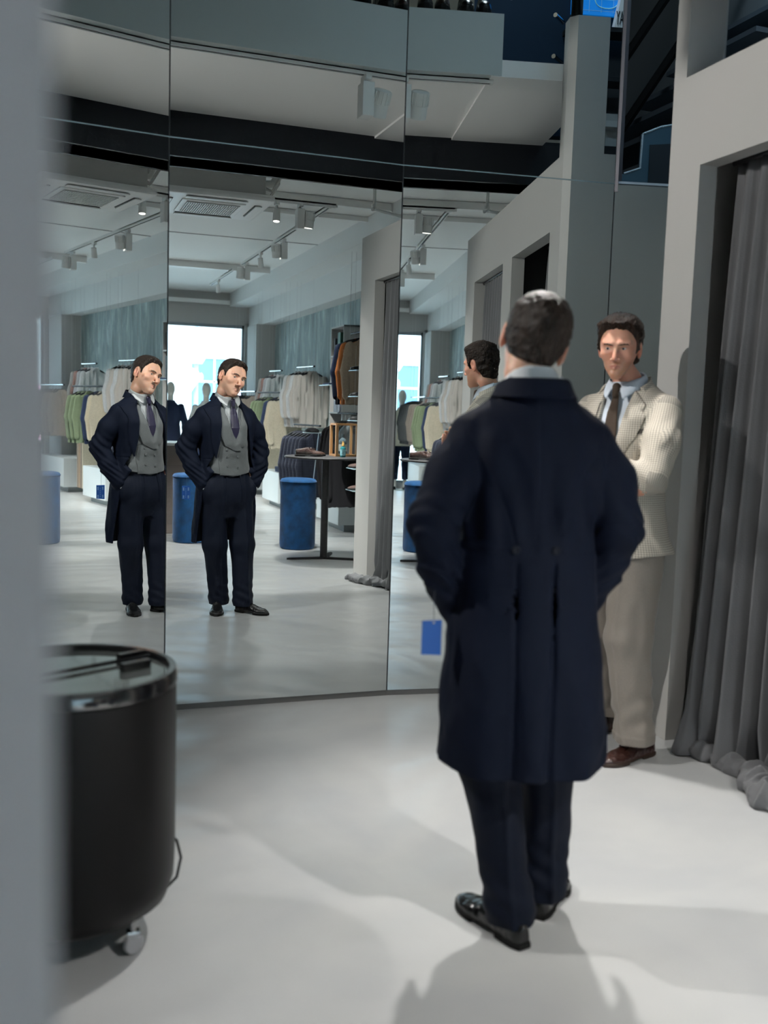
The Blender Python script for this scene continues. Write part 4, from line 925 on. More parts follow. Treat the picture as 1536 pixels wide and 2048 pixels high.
# ================================================================== CURTAINS, COOLER
M_CURT = mat('grey_curtain_cloth', (.105, .108, .115), .85, bump=(220, .2), sheen=.2, noise=(3, .08))
def curtain(label, y0, y1, x=2.97, ztop=2.60, amp=.035, folds=9, bunch=0., spread=0., seed=1, out=0.):
    """pleated curtain hung from y0 to y1; spread lets the hem fan out, pooled on the floor"""
    t = thing('curtain', label, 'curtain', (x, (y0+y1)/2, 0), 0, None)
    rs = np.random.RandomState(seed); n, m = 220, 70; u = np.linspace(0, 1, n); ph = np.cumsum(.6+rs.rand(n)*.8); ph = ph/ph[-1]
    a1 = rs.rand(6)*6; V_ = []
    for j in range(m):
        v = j/(m-1); z = ztop*(1-v)+.012; k = v**1.15
        yy = (y0+(y1-y0)*u)-(y0+y1)/2
        yy = yy+spread*k*(u-.0)*1.0
        w = np.sin(ph*2*PI*folds+a1[0]+.5*np.sin(v*3+a1[1]))*amp*(.55+.65*v)+.012*np.sin(ph*2*PI*folds*2.1+a1[2]+v*2)*v+.025*v*np.sin(ph*7+a1[3])
        w = w*(1-.5*np.exp(-v*22)); xx = w-out*k*np.clip(u*1.6-.1, 0, 1)
        if v > .93: q = (v-.93)/.07; xx = xx-.05*q*np.sin(ph*19+a1[4]); yy = yy+.03*q*np.sin(ph*23+a1[5])
        V_.append(np.stack([xx, yy, np.full(n, z)+.006*np.sin(ph*40)*(v > .97)], 1))
    V_ = np.concatenate(V_); F = np.array([(j*n+i, j*n+i+1, (j+1)*n+i+1, (j+1)*n+i) for j in range(m-1) for i in range(n-1)])
    o = mesh_np('cloth', V_, F, M_CURT, t); md = o.modifiers.new('t', 'SOLIDIFY'); md.thickness = .003
    b = MB().tube([(0, y0-(y0+y1)/2-.02, ztop+.02), (0, y1-(y0+y1)/2+.03, ztop+.02)], .012, 8).build('rail', M_DARK, t)
    return t
CUR1 = curtain('long grey curtain pooling on the floor in the nearest fitting room doorway', 3.05, 3.725, x=2.945, ztop=2.60, amp=.036, folds=7, spread=-.10, seed=3, out=.17)
CUR2 = curtain('grey curtain of the farther fitting room, seen in the mirrors beyond the white wall end', 1.40, 2.40, x=2.835, ztop=2.56, amp=.024, folds=10, spread=.0, seed=5, out=.05)
# pooled hems: heaps of cloth on the floor
def pool(root, pts, rs, seed, name='pooled_hem'):
    loc = root.location; lo = np.array(pts).min(0)-.12; hi = np.array(pts).max(0)+.12; lo[2] = .0; hi[2] = max(hi[2], .16)
    g = Grid(lo, hi, .005); d = chain(g, pts, rs, .04); d = np.maximum(d, .002-g.z)
    x, y, z = np.broadcast_arrays(g.x, g.y, g.z); m = np.abs(d) < .06; i = np.nonzero(m)
    X, Y, Z = g.ax[0][i[0]], g.ax[1][i[1]], g.ax[2][i[2]]; n1 = vnoise(X/.10, Y/.045, Z/.09, seed); n2 = vnoise(X/.035+9, Y/.03, Z/.03, seed+1)
    d = d.copy(); d[i] += .045*np.abs(n1)-.018+.006*np.abs(n2); d = np.maximum(d, .002-g.z)
    P, F = snet(g, d); P = P-np.array(loc); o = mesh_np(name, P, F, M_CURT, root); return o
pool(CUR1, [(2.86, 3.60, .03), (2.78, 3.50, .03), (2.80, 3.32, .02), (2.80, 3.20, .03), (2.72, 3.08, .035), (2.68, 2.97, .03), (2.74, 2.85, .04)], [.035, .04, .035, .045, .055, .06, .055], 71)
pool(CUR2, [(2.90, 1.95, .03), (2.82, 1.75, .03), (2.72, 1.55, .02), (2.64, 1.40, .02), (2.62, 1.28, .015)], [.05, .05, .045, .035, .025], 75)

def cooler():
    C, R, H = (.10, 2.76), .278, .755
    t = thing('drum_cooler', 'round black drum drinks cooler with glass lid on castors, by the mirrors', 'cooler', (C[0], C[1], 0))
    M_DR = mat('satin_black_drum', (.004, .0036, .004), .42, spec=.18)
    prof = [(R*.70, .085), (R*.80, .09), (R*.93, .115), (R*.985, .16), (R*.995, .20), (R, .24), (R, H-.045), (R*.99, H-.045)]
    MB().lathe(prof, 64).build('body', M_DR, t, True)
    MB().lathe([(R*.99, H-.046), (R*1.012, H-.040), (R*1.012, H-.012), (R*.99, H), (R*.93, H), (R*.90, H-.012), (R*.90, H-.03), (R*.99, H-.045)], 64, cap=False).build('rim', mat('glossy_black_rim', (.01, .01, .011), .12, coat=.5), t, True)
    MB().lathe([(.001, H-.022), (R*.91, H-.022), (R*.91, H-.017), (.001, H-.017)], 48, cap=False).build('glass_lid', mat('dark_lid_glass', (.42, .47, .46), .05, .8), t, True)
    a = math.radians(28); b = MB(); u = Vector((math.cos(a), math.sin(a), 0))
    b.tube([(-u*R*.9+Vector((0, 0, H-.008)))[:], (u*R*.9+Vector((0, 0, H-.008)))[:]], .006, 8); b.build('sliding_rail', mat('glossy_black_rim', (.01, .01, .011), .12), t, True)
    for s, w in ((1, 0.), (-.35, .0)):
        c = Vector((R*.60, R*.12+s*R*.30, H-.006)); M = Matrix.Translation(c) @ Matrix.Rotation(a, 4, 'Z')
        MB().box((-.045, -.011, -.012), (.045, .011, .012), .003, M).build('handle', mat('glossy_black_rim', (.01, .01, .011), .12), t)
    for k in range(4):
        an = math.radians(-48+90*k); c = Vector((math.cos(an)*R*.80, math.sin(an)*R*.80, 0))
        w_ = MB().lathe([(.010, -.009), (.027, -.009), (.030, -.005), (.030, .005), (.027, .009), (.010, .009)], 24).xf(Matrix.Translation(c+Vector((0, 0, .030))) @ Matrix.Rotation(.5, 4, 'Z') @ Matrix.Rotation(PI/2, 4, 'X')).build('castor', mat('clear_grey_castor', (.30, .30, .31), .25), t, True)
        MB().tube([(c.x, c.y, .05), (c.x, c.y, .10)], .009, 10).box((c.x-.018, c.y-.014, .050), (c.x+.018, c.y+.014, .066), .004).build('fork', M_CHROME, w_)
    cb = MB(); cb.tube([(.22, .20, .20), (.27, .17, .195), (.305, .14, .165), (.315, .12, .12), (.30, .10, .07), (.26, .10, .03), (.2, .12, .01)], .0045, 8); cb.build('power_cord', mat('black_rubber', (.01, .01, .01), .4), t, True)
cooler()
# ================================================================== THE SHOP BEHIND THE CAMERA (seen in the mirrors)
def lamp(kind, x, y, ztop, aim, power, label, size=70, col=(1, .965, .92), group=None, side=-1):
    t = thing('track_spotlight', label, 'spotlight', (x, y, ztop), 0, group)
    d = (Vector(aim)-Vector((x, y, ztop-.16))).normalized()
    MB().box((-.018, -.05, -.03), (.018, .05, 0)).tube([(0, 0, -.03), (0, 0, -.075)], .012, 10).build('adapter', M_WMET, t)
    if kind == 'box':
        MB().box((-.035, -.05, -.235), (.035, .055, -.045), .004).build('gear_box', M_WMET, t)
        c = Vector((side*.088, 0, -.142)); r, L = .053, .15
    else:
        c = Vector((0, 0, -.125)); r, L = .036, .12
    M = Matrix.Translation(c) @ d.to_track_quat('-Z', 'Y').to_matrix().to_4x4()
    h = MB().lathe([(r*.85, L*.5), (r*.95, L*.48), (r*.95, 0), (r, -.002), (r, -L*.5), (r*.86, -L*.5), (r*.84, -L*.40)], 28, cap=True)
    if kind == 'box':
        for k in range(14):
            a = 2*PI*k/14; h.box((r*.90, -.0022, 0.0), (r*1.08, .0022, L*.46), 0, Matrix.Rotation(a, 4, 'Z'))
    h.xf(M).build('head', M_WMET, t, True)
    MB().lathe([(.0005, -L*.415), (r*.83, -L*.415)], 24, cap=False).xf(M).build('lens', mat('lit_lens', (1, 1, 1), .5, emit=((1, .93, .84), 5.)), t)
    sp = add_light('SPOT', 'spot_bulb', (0, 0, 0), None, energy=power, spot_size=math.radians(size), spot_blend=.6, color=col, shadow_soft_size=.05)
    sp.parent = t; sp.matrix_local = Matrix.Translation(c+d*(L*.5+.012)) @ d.to_track_quat('-Z', 'Y').to_matrix().to_4x4()
    return t
def track(a, b, label, ztxt=.035):
    a, b = Vector(a), Vector(b); L = (b-a).length; ang = math.atan2((b-a).y, (b-a).x); c = (a+b)/2
    t = thing('lighting_track', label, 'track', c[:], ang)
    MB().box((-L/2, -.018, -.0), (L/2, -.012, .034)).box((-L/2, .012, -.0), (L/2, .018, .034)).box((-L/2, -.018, .018), (L/2, .018, .034)).build('profile', M_WMET, t)
    MB().box((-L/2+.01, -.011, .004), (L/2-.01, .011, .0175)).build('conductor_slot', M_BLACK, t)
    for s in (-1, 1): MB().box((s*L/2-.008, -.02, -.003), (s*L/2+.008, .02, .036)).build('end_cap', M_WMET, t)
    return t
ZT = 3.445
track((-2., 3.80, ZT-.03), (2.35, 3.80, ZT-.03), 'long white lighting track along the soffit edge above the mirrors')
track((1.0, -.02, ZT), (2.80, -.02, ZT), 'short white cross track beside the ceiling air unit')
track((2.74, -.06, ZT), (2.74, -4.35, ZT), 'white lighting track running towards the shop window, nearer length')
track((2.74, -4.95, ZT), (2.74, -6.9, ZT), 'white lighting track nearest the shop window, farther length')
track((.2, .3, ZT), (.2, -6.9, ZT), 'added unseen lighting track on the left side of the shop ceiling')  # unseen track, put in to carry the added lamps
lamp('box', 1.835, 3.80, ZT-.031, (1.70, 2.50, .9), 230, 'white boxed spotlight hanging from the soffit edge track near the mirrors', 74, side=1)
lamp('box', .2, 3.80, ZT-.03, (.9, 3.6, 0), 14, 'added spotlight, out of view, on the left part of the soffit edge track', 90)  # weak lamp out of view, added for light on the left
lamp('cyl', -1.5, 3.80, ZT-.03, (2.70, 3.50, 1.35), 360, 'white cylinder spotlight at far left of the soffit track, aimed at the curtain wall', 76)
lamp('cyl', 2.21, -.03, ZT, (2.0, .45, 0), 300, 'lit white cylinder spotlight beside the ceiling air unit', 100)
lamp('box', 2.44, -.03, ZT, (2.2, -.35, .0), 1500, 'white boxed spotlight at the end of the cross track', 76, side=1)
lamp('box', 2.76, -2.0, ZT, (3.3, -3.0, .3), 420, 'white boxed spotlight on the long track, nearest of its row', 80, group=None)
lamp('cyl', 2.74, -3.15, ZT, (3.3, -4.0, .3), 420, 'white cylinder spotlight on the long track between two boxed ones', 80)
lamp('box', 2.76, -4.1, ZT, (2.6, -4.9, 0), 900, 'white boxed spotlight at the far end of the nearer track', 90)
lamp('cyl', 2.74, -6.2, ZT, (3.2, -6.9, .2), 450, 'white cylinder spotlight nearest the shop window', 90)
for k, (y, ax) in enumerate([(-.5, .9), (-2.3, 1.0), (-4.4, 1.0), (-6.4, 1.0)]):  # lamps out of view, added to brighten wall end and mirrored shop
    lamp('box', .2, y, ZT, (2.7, 1.5, .9) if k == 0 else (.2+ax, y-.4, 0), 230 if k == 0 else 2000, ['added unseen spotlight on the left track closest to the beam', 'added unseen spotlight second along the left track', 'added unseen spotlight third along the left track', 'added unseen spotlight last on the left track by the window'][k], 50 if k == 0 else 84)

# ---- ceiling air unit
def air_unit():
    t = thing('ceiling_air_unit', 'white ceiling cassette air conditioner with square louvred grille', 'air conditioner', (1.46, .62, 3.21))
    W = .475
    MB().box((-W*.86, -W*.86, .06), (W*.86, W*.86, .36), .01).build('housing', mat('air_unit_metal', (.50, .50, .48), .5, .2), t)
    MB().box((-W, -W, .0), (W, W, .055), .022).build('panel', mat('air_unit_plastic', (.86, .87, .86), .4), t)
    b = MB(); b.box((-.27, -.27, -.012), (.27, .27, .004), .008); b.build('grille_frame', mat('air_unit_plastic', (.86, .87, .86), .4), t)
    MB().box((-.225, -.225, -.014), (.225, .225, -.0125)).build('grille_back', M_DARK, t)
    b = MB()
    for k in range(24): x = -.22+.44*k/23; b.box((x-.0035, -.225, -.022), (x+.0035, .225, -.013))
    for k in range(7): y = -.22+.44*k/6; b.box((-.225, y-.005, -.021), (.225, y+.005, -.0135))
    b.build('grille', mat('air_unit_plastic', (.86, .87, .86), .4), t)
    for k in range(4):
        M = Matrix.Rotation(k*PI/2, 4, 'Z')
        MB().box((-.25, .345, -.006), (.25, .372, .004), .004, M).build('slot', M_DARK, t); MB().box((-.26, .355, -.016), (.26, .410, -.006), .004, M).build('louvre', mat('air_unit_plastic', (.86, .87, .86), .4), t)
    for s in (-1, 1):
        for q in (-1, 1): MB().tube([(s*.38, q*.38, .3), (s*.38, q*.38, .46)], .005, 6).build('hanger_rod', M_STEEL, t)
    p = MB(); p.tube([(.41, .05, .22), (.55, .05, .24), (.62, -.02, .36), (.62, -.10, .45)], .035, 10); p.tube([(.41, -.05, .18), (.56, -.1, .16), (.66, -.2, .3), (.66, -.25, .45)], .014, 8); p.tube([(.41, .12, .2), (.52, .16, .15), (.60, .2, .3), (.6, .2, .45)], .016, 8)
    p.build('pipework', mat('pipe_lagging', (.55, .55, .53), .7, bump=(40, .6)), t, True)
air_unit()
def trunking(a, b, s, label):
    a, b = Vector(a), Vector(b); t = MB().box((a.x, a.y-s/2, a.z), (b.x, a.y+s/2, a.z+s)).box((b.x-.02, a.y-s/2-.004, a.z-.004), (b.x, a.y+s/2+.004, a.z+s+.004)).build('ceiling_trunking', M_WMET)
    tag(t, label, 'trunking')
trunking((-2.4, -.55, 3.575), (3.56, -.55, 3.575), .075, 'white square trunking crossing the ceiling nearest the beam')
trunking((-2.4, -1.35, 3.60), (3.56, -1.35, 3.6), .05, 'slim white trunking crossing the ceiling beyond the air unit')
trunking((-2.4, -5.84, 3.56), (3.47, -5.84, 3.56), .09, 'thick white trunking crossing the ceiling at mid shop')
trunking((-2.4, -9.45, 3.42), (3.53, -9.45, 3.42), .07, 'white trunking under the lintel above the shop window')
pp = MB().tube([(3.0, .55, 3.655), (3.0, .55, 3.40), (3.02, .50, 3.36), (3.55, .2, 3.36)], .016, 8).tube([(3.0, .55, 3.36), (2.96, .62, 3.33)], .016, 8).tube([(3.0, .53, 3.40), (3.0, .53, 3.37)], .024, 8)
tag(pp.build('sprinkler_pipe', M_WMET, None, True), 'thin white sprinkler pipe bent below the ceiling by the fitting rooms', 'pipe')

# ---- garments
def garment_proto(kind):
    h = .0075; g = Grid((-.34, -.11, -.90), (.34, .14, .07), h)
    if kind == 'jacket':
        d = loft(g, [(-.76, 0, 0, .225, .062, 3), (-.55, 0, 0, .215, .062, 3), (-.35, 0, 0, .205, .062, 3), (-.15, 0, 0, .215, .065, 3), (-.075, 0, 0, .205, .055, 3), (-.04, 0, 0, .155, .045, 2.6), (-.01, 0, 0, .085, .042, 2.4), (.02, 0, 0, .062, .042, 2.2)], .015)
        for s in (-1, 1): d = smin(d, chain(g, [(s*.195, 0, -.085), (s*.245, .015, -.38), (s*.225, .055, -.66)], [.052, .052, .044], .03), .02)
        d = smax(d, -np.maximum(np.abs(g.x)-np.clip((g.z+.34)/.36, 0, 1)*.05, -(g.y-.03)), .004)
        d = near_noise(g, d, .03, .035, .05, .16, .008, 81)
    else:
        d = loft(g, [(-.80, 0, 0, .215, .040, 3), (-.70, 0, 0, .235, .045, 3), (-.40, 0, 0, .225, .045, 3), (-.12, 0, 0, .228, .045, 3), (-.06, 0, 0, .20, .04, 2.8), (-.03, 0, 0, .14, .035, 2.6), (-.005, 0, 0, .07, .04, 2.3), (.035, 0, 0, .058, .045, 2.1)], .012)
        for s in (-1, 1): d = smin(d, chain(g, [(s*.205, 0, -.075), (s*.262, .01, -.36), (s*.245, .02, -.64)], [.045, .044, .034], .03), .015)
        d = smax(d, -(np.maximum(np.sqrt((g.x/.045)**2+(g.y/.034)**2)-1, -.02-g.z)*.04), .003)
        d = near_noise(g, d, .03, .03, .05, .2, .011, 85)
    P, F = snet(g, d); u = np.stack([P[:, 0]+P[:, 1]*.7, P[:, 2]], 1); return P, F, u, Front(g, d, 1)
PROTO = {}
def stripes(name, c1, c2, per=.012, w=.3): return check_mat(name, c1, c2, per, w)
def make_garment(kind, m, name, label, cat, loc, rz=0., group=None, button=None, long=1.):
    """the first of a kind is modelled, later ones share its meshes"""
    key = kind
    if key not in PROTO:
        P, F, u, fr = garment_proto(kind)
        t = thing(name, label, cat, loc, rz, group); b = mesh_np('cloth', P, F, m, t, True, None, u)
        if kind == 'jacket':
            for s in (-1, 1): strip('lapel', fr, [(s*.055, -.01), (s*.035, -.2), (s*.004, -.36)], [(s*.065, -.02), (s*.125, -.09), (s*.10, -.2), (s*.01, -.37)], m, b, off=.006, th=.008, n=20, k=5)
        else:
            strip('placket', fr, [(-.015, -.02), (-.015, -.78)], [(.015, -.02), (.015, -.78)], m, b, off=.006, th=.005, n=30, k=3)
            for s in (-1, 1):
                strip('collar_leaf', fr, [(s*.004, .005), (s*.055, .045)], [(s*.05, -.055), (s*.085, .0)], m, b, off=.012, th=.008, n=8, k=5)
        hg = MB(); hg.tube([(-.19, 0, -.045), (-.09, 0, .0), (0, 0, .022), (.09, 0, .0), (.19, 0, -.045)], [.010, .014, .015, .014, .010], 8)
        ho = hg.build('hanger', M_BLACK, t, True)
        MB().tube([(0, 0, .03), (0, 0, .075), (.018, 0, .095), (.012, 0, .118), (-.010, 0, .118), (-.016, 0, .105)], .002, 6).build('hook', M_CHROME, ho, True)
        PROTO[key] = t
    else:
        src = PROTO[key]; t = copy_tree(src); t.name = name; t.location = loc; t.rotation_euler = (0, 0, rz)
        for k_ in ('group',):
            if k_ in t: del t[k_]
        tag(t, label, cat, group)
        for ch in t.children:
            if ch.name.startswith('cloth'):
                set_mat(ch, m)
                for c2 in ch.children: set_mat(c2, m)
    t.scale = (1, .52 if kind == 'jacket' else .8, long); return t
SK = .17
def sk(y, yf): return SK*(y-yf)
def rail(x, y0, y1, z, label, m=M_CHROME, wires=True, ztop=None, yf=None):
    t = thing('clothes_rail', label, 'clothes rail', (x if yf is None else x+sk((y0+y1)/2, yf), (y0+y1)/2, z), 0 if yf is None else -math.atan(SK)); L = abs(y1-y0)/2
    MB().tube([(0, -L, 0), (0, L, 0)], .0125, 10).build('bar', m, t, True)
    for s in (-1, 1): MB().lathe([(.0145, -.006), (.0145, .006)], 12).xf(Matrix.Translation((0, s*L, 0)) @ Matrix.Rotation(PI/2, 4, 'X')).build('end_cap', M_BLACK, t)
    zt = (ztop or (3.0 if x > 3.93 else 3.4 if x > 3.56 else 3.655))-z
    if wires:
        for s in (-1, 1):
            for dx in (-.03, .03): MB().tube([(0, s*(L-.02), 0), (dx, s*(L-.02), .03), (dx, s*(L-.02), zt)], .0016, 5).build('wire', M_STEEL, t)
    else:
        for s in (-1, 1): MB().tube([(0, s*(L-.03), 0), (4.18-x, s*(L-.03), 0)], .008, 8).build('wall_arm', m, t, True)
    return t
C_ = lambda n, c, r=.9, **k: mat(n, c, r, noise=(60, .1), spec=.12, **k)
G_WHITE = C_('cloth_white', (.62, .64, .66)); G_GREY = C_('cloth_mid_grey', (.18, .185, .185)); G_BROWN = C_('cloth_dark_brown', (.055, .035, .032)); G_CHK = stripes('cloth_grey_check', (.42, .44, .46), (.13, .14, .16), .014, .4)
G_STR = stripes('cloth_fine_stripe', (.44, .41, .365), (.26, .25, .26), .012, .35); G_CREAM = C_('cloth_cream', (.52, .47, .37)); G_OLIVE = C_('cloth_sage_green', (.085, .11, .068)); G_NAVY = C_('cloth_deep_navy', (.005, .009, .022))
G_DG = C_('cloth_dark_grey', (.035, .04, .042)); G_TAUPE = C_('cloth_taupe', (.22, .19, .165)); G_ORANGE = C_('cloth_tan_orange', (.30, .105, .032)); G_SAND = C_('cloth_sand', (.33, .255, .19)); G_BLK = C_('cloth_black', (.005, .005, .006)); G_PIN = stripes('cloth_pinstripe', (.006, .008, .015), (.03, .034, .05), .03, .06)
rail(3.88, -6.66, -7.16, 2.115, 'short hanging chrome rail of white and grey shirts, farther of two', yf=-6.73)
SH = [(-6.73, G_WHITE, 'white dress shirt hanging foremost on the farther rail'), (-6.84, G_CHK, 'grey checked shirt hanging behind the white shirt'), (-6.95, G_BROWN, 'dark brown shirt hanging between checked and grey shirts'), (-7.06, G_GREY, 'plain grey shirt hanging last on the farther rail')]
for y, m, l in SH: make_garment('shirt', m, 'hanging_shirt', l, 'shirt', (3.88+sk(y, -6.73), y, 2.012), -.22, 'shirts on the farther hanging rail')
rail(3.90, -4.72, -5.34, 2.12, 'short hanging chrome rail of finely striped shirts, nearer of two', yf=-4.79)
for k, (y, m) in enumerate([(-4.79, G_STR), (-4.91, G_STR), (-5.03, G_WHITE), (-5.15, G_STR), (-5.27, G_WHITE)]):
    make_garment('shirt', m, 'hanging_shirt', ['striped beige shirt with a blue tag, foremost on the nearer rail', 'striped beige shirt directly behind the tagged one', 'white shirt in the middle of the nearer rail', 'striped beige shirt behind the middle white shirt', 'white shirt hanging last on the nearer rail'][k], 'shirt', (3.90+sk(y, -4.79), y, 2.017), -.2+0.03*(k % 2), 'shirts on the nearer hanging rail')
rail(3.62, -5.35, -6.5, 1.735, 'black rail of cream and sage green jackets', M_BLACK, ztop=3.4, yf=-5.6)
for k, (y, m) in enumerate([(-5.42, G_CREAM), (-5.54, G_CREAM), (-5.68, G_NAVY), (-5.95, G_OLIVE), (-6.08, G_OLIVE), (-6.21, G_OLIVE)]):
    make_garment('jacket', m, 'hanging_jacket', ['cream jacket hanging foremost beside the striped shirts', 'second cream jacket behind the foremost one', 'deep navy jacket between cream and sage green ones', 'sage green jacket next to the navy one', 'sage green jacket in the middle of three', 'sage green jacket farthest from the cream ones'][k], 'jacket', (3.62+sk(y, -5.6), y, 1.632), -.22, 'cream and green jackets on the black rail')
rail(3.67, -7.85, -8.80, 1.775, 'chrome rail of dark grey and taupe jackets near the shop window', ztop=3.4, yf=-8.1)
for k in range(8):
    m = G_TAUPE if k < 3 else G_DG; y = -7.92-.115*k
    make_garment('jacket', m, 'hanging_jacket', '%s jacket, %s from the near end of the window rail' % ('taupe' if k < 3 else 'dark grey', ['first', 'second', 'third', 'fourth', 'fifth', 'sixth', 'seventh', 'eighth'][k]), 'jacket', (3.67+sk(y, -8.1), y, 1.672), -.22, 'jackets on the rail near the window')
rail(3.58, -3.28, -4.12, 1.27, 'low black rail of pinstriped dark suits behind the round table', M_BLACK, ztop=2.10, yf=-3.5)
for k in range(6):
    make_garment('jacket', G_PIN, 'hanging_jacket', 'dark pinstriped jacket, %s from the near end of the low rail' % ['first', 'second', 'third', 'fourth', 'fifth', 'sixth'][k], 'jacket', (3.58+sk(-3.42-.115*k, -3.5), -3.42-.115*k, 1.152), -.22, 'pinstriped jackets on the low rail', long=1.15)
rail(3.68, -1.40, -2.20, 2.42, 'high black rail of navy, orange and sand jackets', M_BLACK, ztop=3.4)
for k, (y, m, c) in enumerate([(-2.06, G_NAVY, 'navy'), (-1.86, G_ORANGE, 'tan orange'), (-1.66, G_SAND, 'sand beige')]):
    make_garment('jacket', m, 'hanging_jacket', '%s jacket on the high rail in front of the shelf tower' % c, 'jacket', (3.68, y, 2.317), 0., 'jackets in front of the shelf tower')
rail(3.42, -1.08, -1.80, 1.45, 'low rail of long black coats behind the round table', M_BLACK, ztop=2.2)
for k in range(3): make_garment('jacket', G_BLK, 'hanging_coat', 'long black coat, %s on the low rail beyond the table' % ['front', 'middle', 'rear'][k], 'coat', (3.42, -1.40-.13*k, 1.321), 0., 'black coats on the low rail', long=1.25)
# hanging trousers under the farther shirts
def trouser_drop(x, y, m, label, grp):
    if 'tr' not in PROTO:
        t = thing('hanging_trousers', label, 'trousers', (x, y, 1.081), 0, grp)
        b = MB(); n = 18
        for s, w in ((-1, .0), (1, .008)):
            b.box((-.125, s*.012-.010, -.98+w), (.125, s*.012+.008, -.02), .008)
        b.build('cloth', m, t); c = MB().box((-.14, -.012, -.03), (.14, .012, .0), .003); hh = c.build('clip_hanger', M_BLACK, t)
        MB().tube([(0, 0, 0), (0, 0, .058), (.019, 0, .070), (.020, 0, .092), (0, 0, .104), (-.019, 0, .094)], .002, 6).build('hook', M_CHROME, hh, True); PROTO['tr'] = t
    else:
        t = copy_tree(PROTO['tr']); t.location = (x, y, 1.081); tag(t, label, 'trousers', grp)
        for ch in t.children:
            if ch.name.startswith('cloth'): set_mat(ch, m)
rail(3.80, -6.62, -7.12, 1.165, 'low chrome rail of cream and brown trousers under the shirts', wires=False)
for k, (y, m, c) in enumerate([(-6.70, G_CREAM, 'cream'), (-6.79, G_TAUPE, 'taupe'), (-6.88, G_SAND, 'sand'), (-6.97, G_TAUPE, 'taupe')]):
    trouser_drop(3.80, y, m, '%s trousers clipped under the shirts, %s on the rail' % (c, ['first', 'second', 'third', 'fourth'][k]), 'trousers on the low rail')

# ---- plinths
M_PL = mat('pale_plinth_laminate', (.50, .54, .55), .45)
def plinth(lo, hi, label):
    c = ((lo[0]+hi[0])/2, (lo[1]+hi[1])/2, 0); t = thing('display_plinth', label, 'plinth', c); a = [(lo[0]-c[0]), (lo[1]-c[1])]; b = [(hi[0]-c[0]), (hi[1]-c[1])]
    MB().box((a[0], a[1], .09), (b[0], b[1], hi[2]), .003).build('body', M_PL, t); MB().box((a[0]+.10, a[1]+.08, 0), (b[0]-.02, b[1]-.08, .09)).build('recessed_base', mat('plinth_base_grey', (.22, .24, .24), .6), t)
plinth((3.40, -5.76, 0), (4.05, -4.70, .54), 'pale low display plinth below the cream jackets')
plinth((3.52, -8.7, 0), (4.1, -7.2, .565), 'pale low display plinth below the dark grey jackets')
plinth((3.50, -2.95, 0), (4.10, -1.97, .34), 'pale low display plinth under the orange jacket')
plinth((2.9, -9.55, 0), (3.75, -8.9, .60), 'pale low window plinth behind the mannequins') if 0 else None
fj = thing('folded_jeans', 'pile of folded dark jeans on the pale plinth', 'jeans', (3.56, -4.95, .541))
for k in range(3): MB().box((-.12-.004*k, -.15, .026*k), (.12, .15+.004*k, .026*k+.026), .010).build('folded_layer', G_NAVY, fj)

# ---- velvet poufs
M_VEL = mat('blue_velvet', (.0006, .020, .060), .85, noise=(14, .35), sheen=.06, spec=.15, bump=(60, .15))
def pouf(x, y, label):
    t = thing('velvet_pouf', label, 'pouf', (x, y, 0), 0, 'tall blue velvet poufs')
    MB().lathe([(.17, .0), (.185, .012), (.190, .05), (.189, .4), (.190, .700), (.192, .712)], 48, cap=True).build('drum', M_VEL, t, True)
    MB().lathe([(.192, .708), (.196, .716), (.192, .728), (.180, .742), (.15, .750), (.0005, .753)], 48, cap=False).build('seat_cushion', M_VEL, t, True)
    MB().lathe([(.16, 0), (.16, .012)], 32).build('foot_plate', M_BLACK, t)
pouf(2.665, -.72, 'tall blue velvet drum pouf beside the round black table'); pouf(1.62, -1.36, 'tall blue velvet drum pouf beside the brown counter')

# ---- counter
M_CNT = mat('brown_felt_panel', (.075, .062, .055), .9, bump=(120, .5))
ct_ = thing('shop_counter', 'dark brown counter with recessed panel behind the left pouf', 'counter', (1.45, -2.45, 0))
MB().box((-.55, -.35, .0), (.35, .40, 1.02), .004).build('body', M_CNT, ct_); MB().box((-.56, -.36, 1.02), (.36, .41, 1.05), .003).build('top', mat('counter_top', (.5, .5, .48), .4), ct_)
MB().box((-.40, .40, .12), (.25, .406, .80)).build('front_panel', mat('brown_felt_inset', (.06, .05, .045), .9, bump=(120, .5)), ct_)

# ---- round table and what stands on it
def table():
    t = thing('round_table', 'round black steel pedestal table beyond the white wall end', 'table', (2.735, .06, 0))
    m = mat('dark_patinated_steel', (.009, .009, .010), .5, noise=(25, .4), spec=.2)
    MB().lathe([(.405, 1.005), (.410, 1.010), (.410, 1.018), (.405, 1.023)], 64).build('tabletop', m, t, True); MB().tube([(0, 0, .02), (0, 0, 1.006)], .036, 20).build('column', m, t, True)
    for a in (178, -62, 28):
        r = math.radians(a); M = Matrix.Rotation(r, 4, 'Z'); MB().prism([(-.02, -.035, .0), (.34, -.022, .0), (.38, 0, 0), (.34, .022, .0), (-.02, .035, .0)], (0, 0, .018)).xf(M).build('foot', m, t)
table()
shT = 1.0235
def loafer(x, y, rz, z, m, label, grp, name='loafer', tall=1.):
    if 'lf' not in PROTO:
        t = thing(name, label, 'shoe', (x, y, z), rz, grp); shoe('upper', (0, 0), (0, .28), m, t, laces=False, tassel=True, sole=M_SOLE); PROTO['lf'] = t
    else:
        t = copy_tree(PROTO['lf']); t.name = name; t.location = (x, y, z); t.rotation_euler = (0, 0, rz)
        if 'group' in t: del t['group']
        tag(t, label, 'shoe', grp)
        for ch in t.children: set_mat(ch, m)
        t.scale = (.95, 1, tall)
    return t
M_DB = mat('dark_brown_leather', (.022, .012, .010), .25, coat=.4, bump=(50, .05)); M_SUE = mat('brown_suede', (.04, .022, .018), .9)
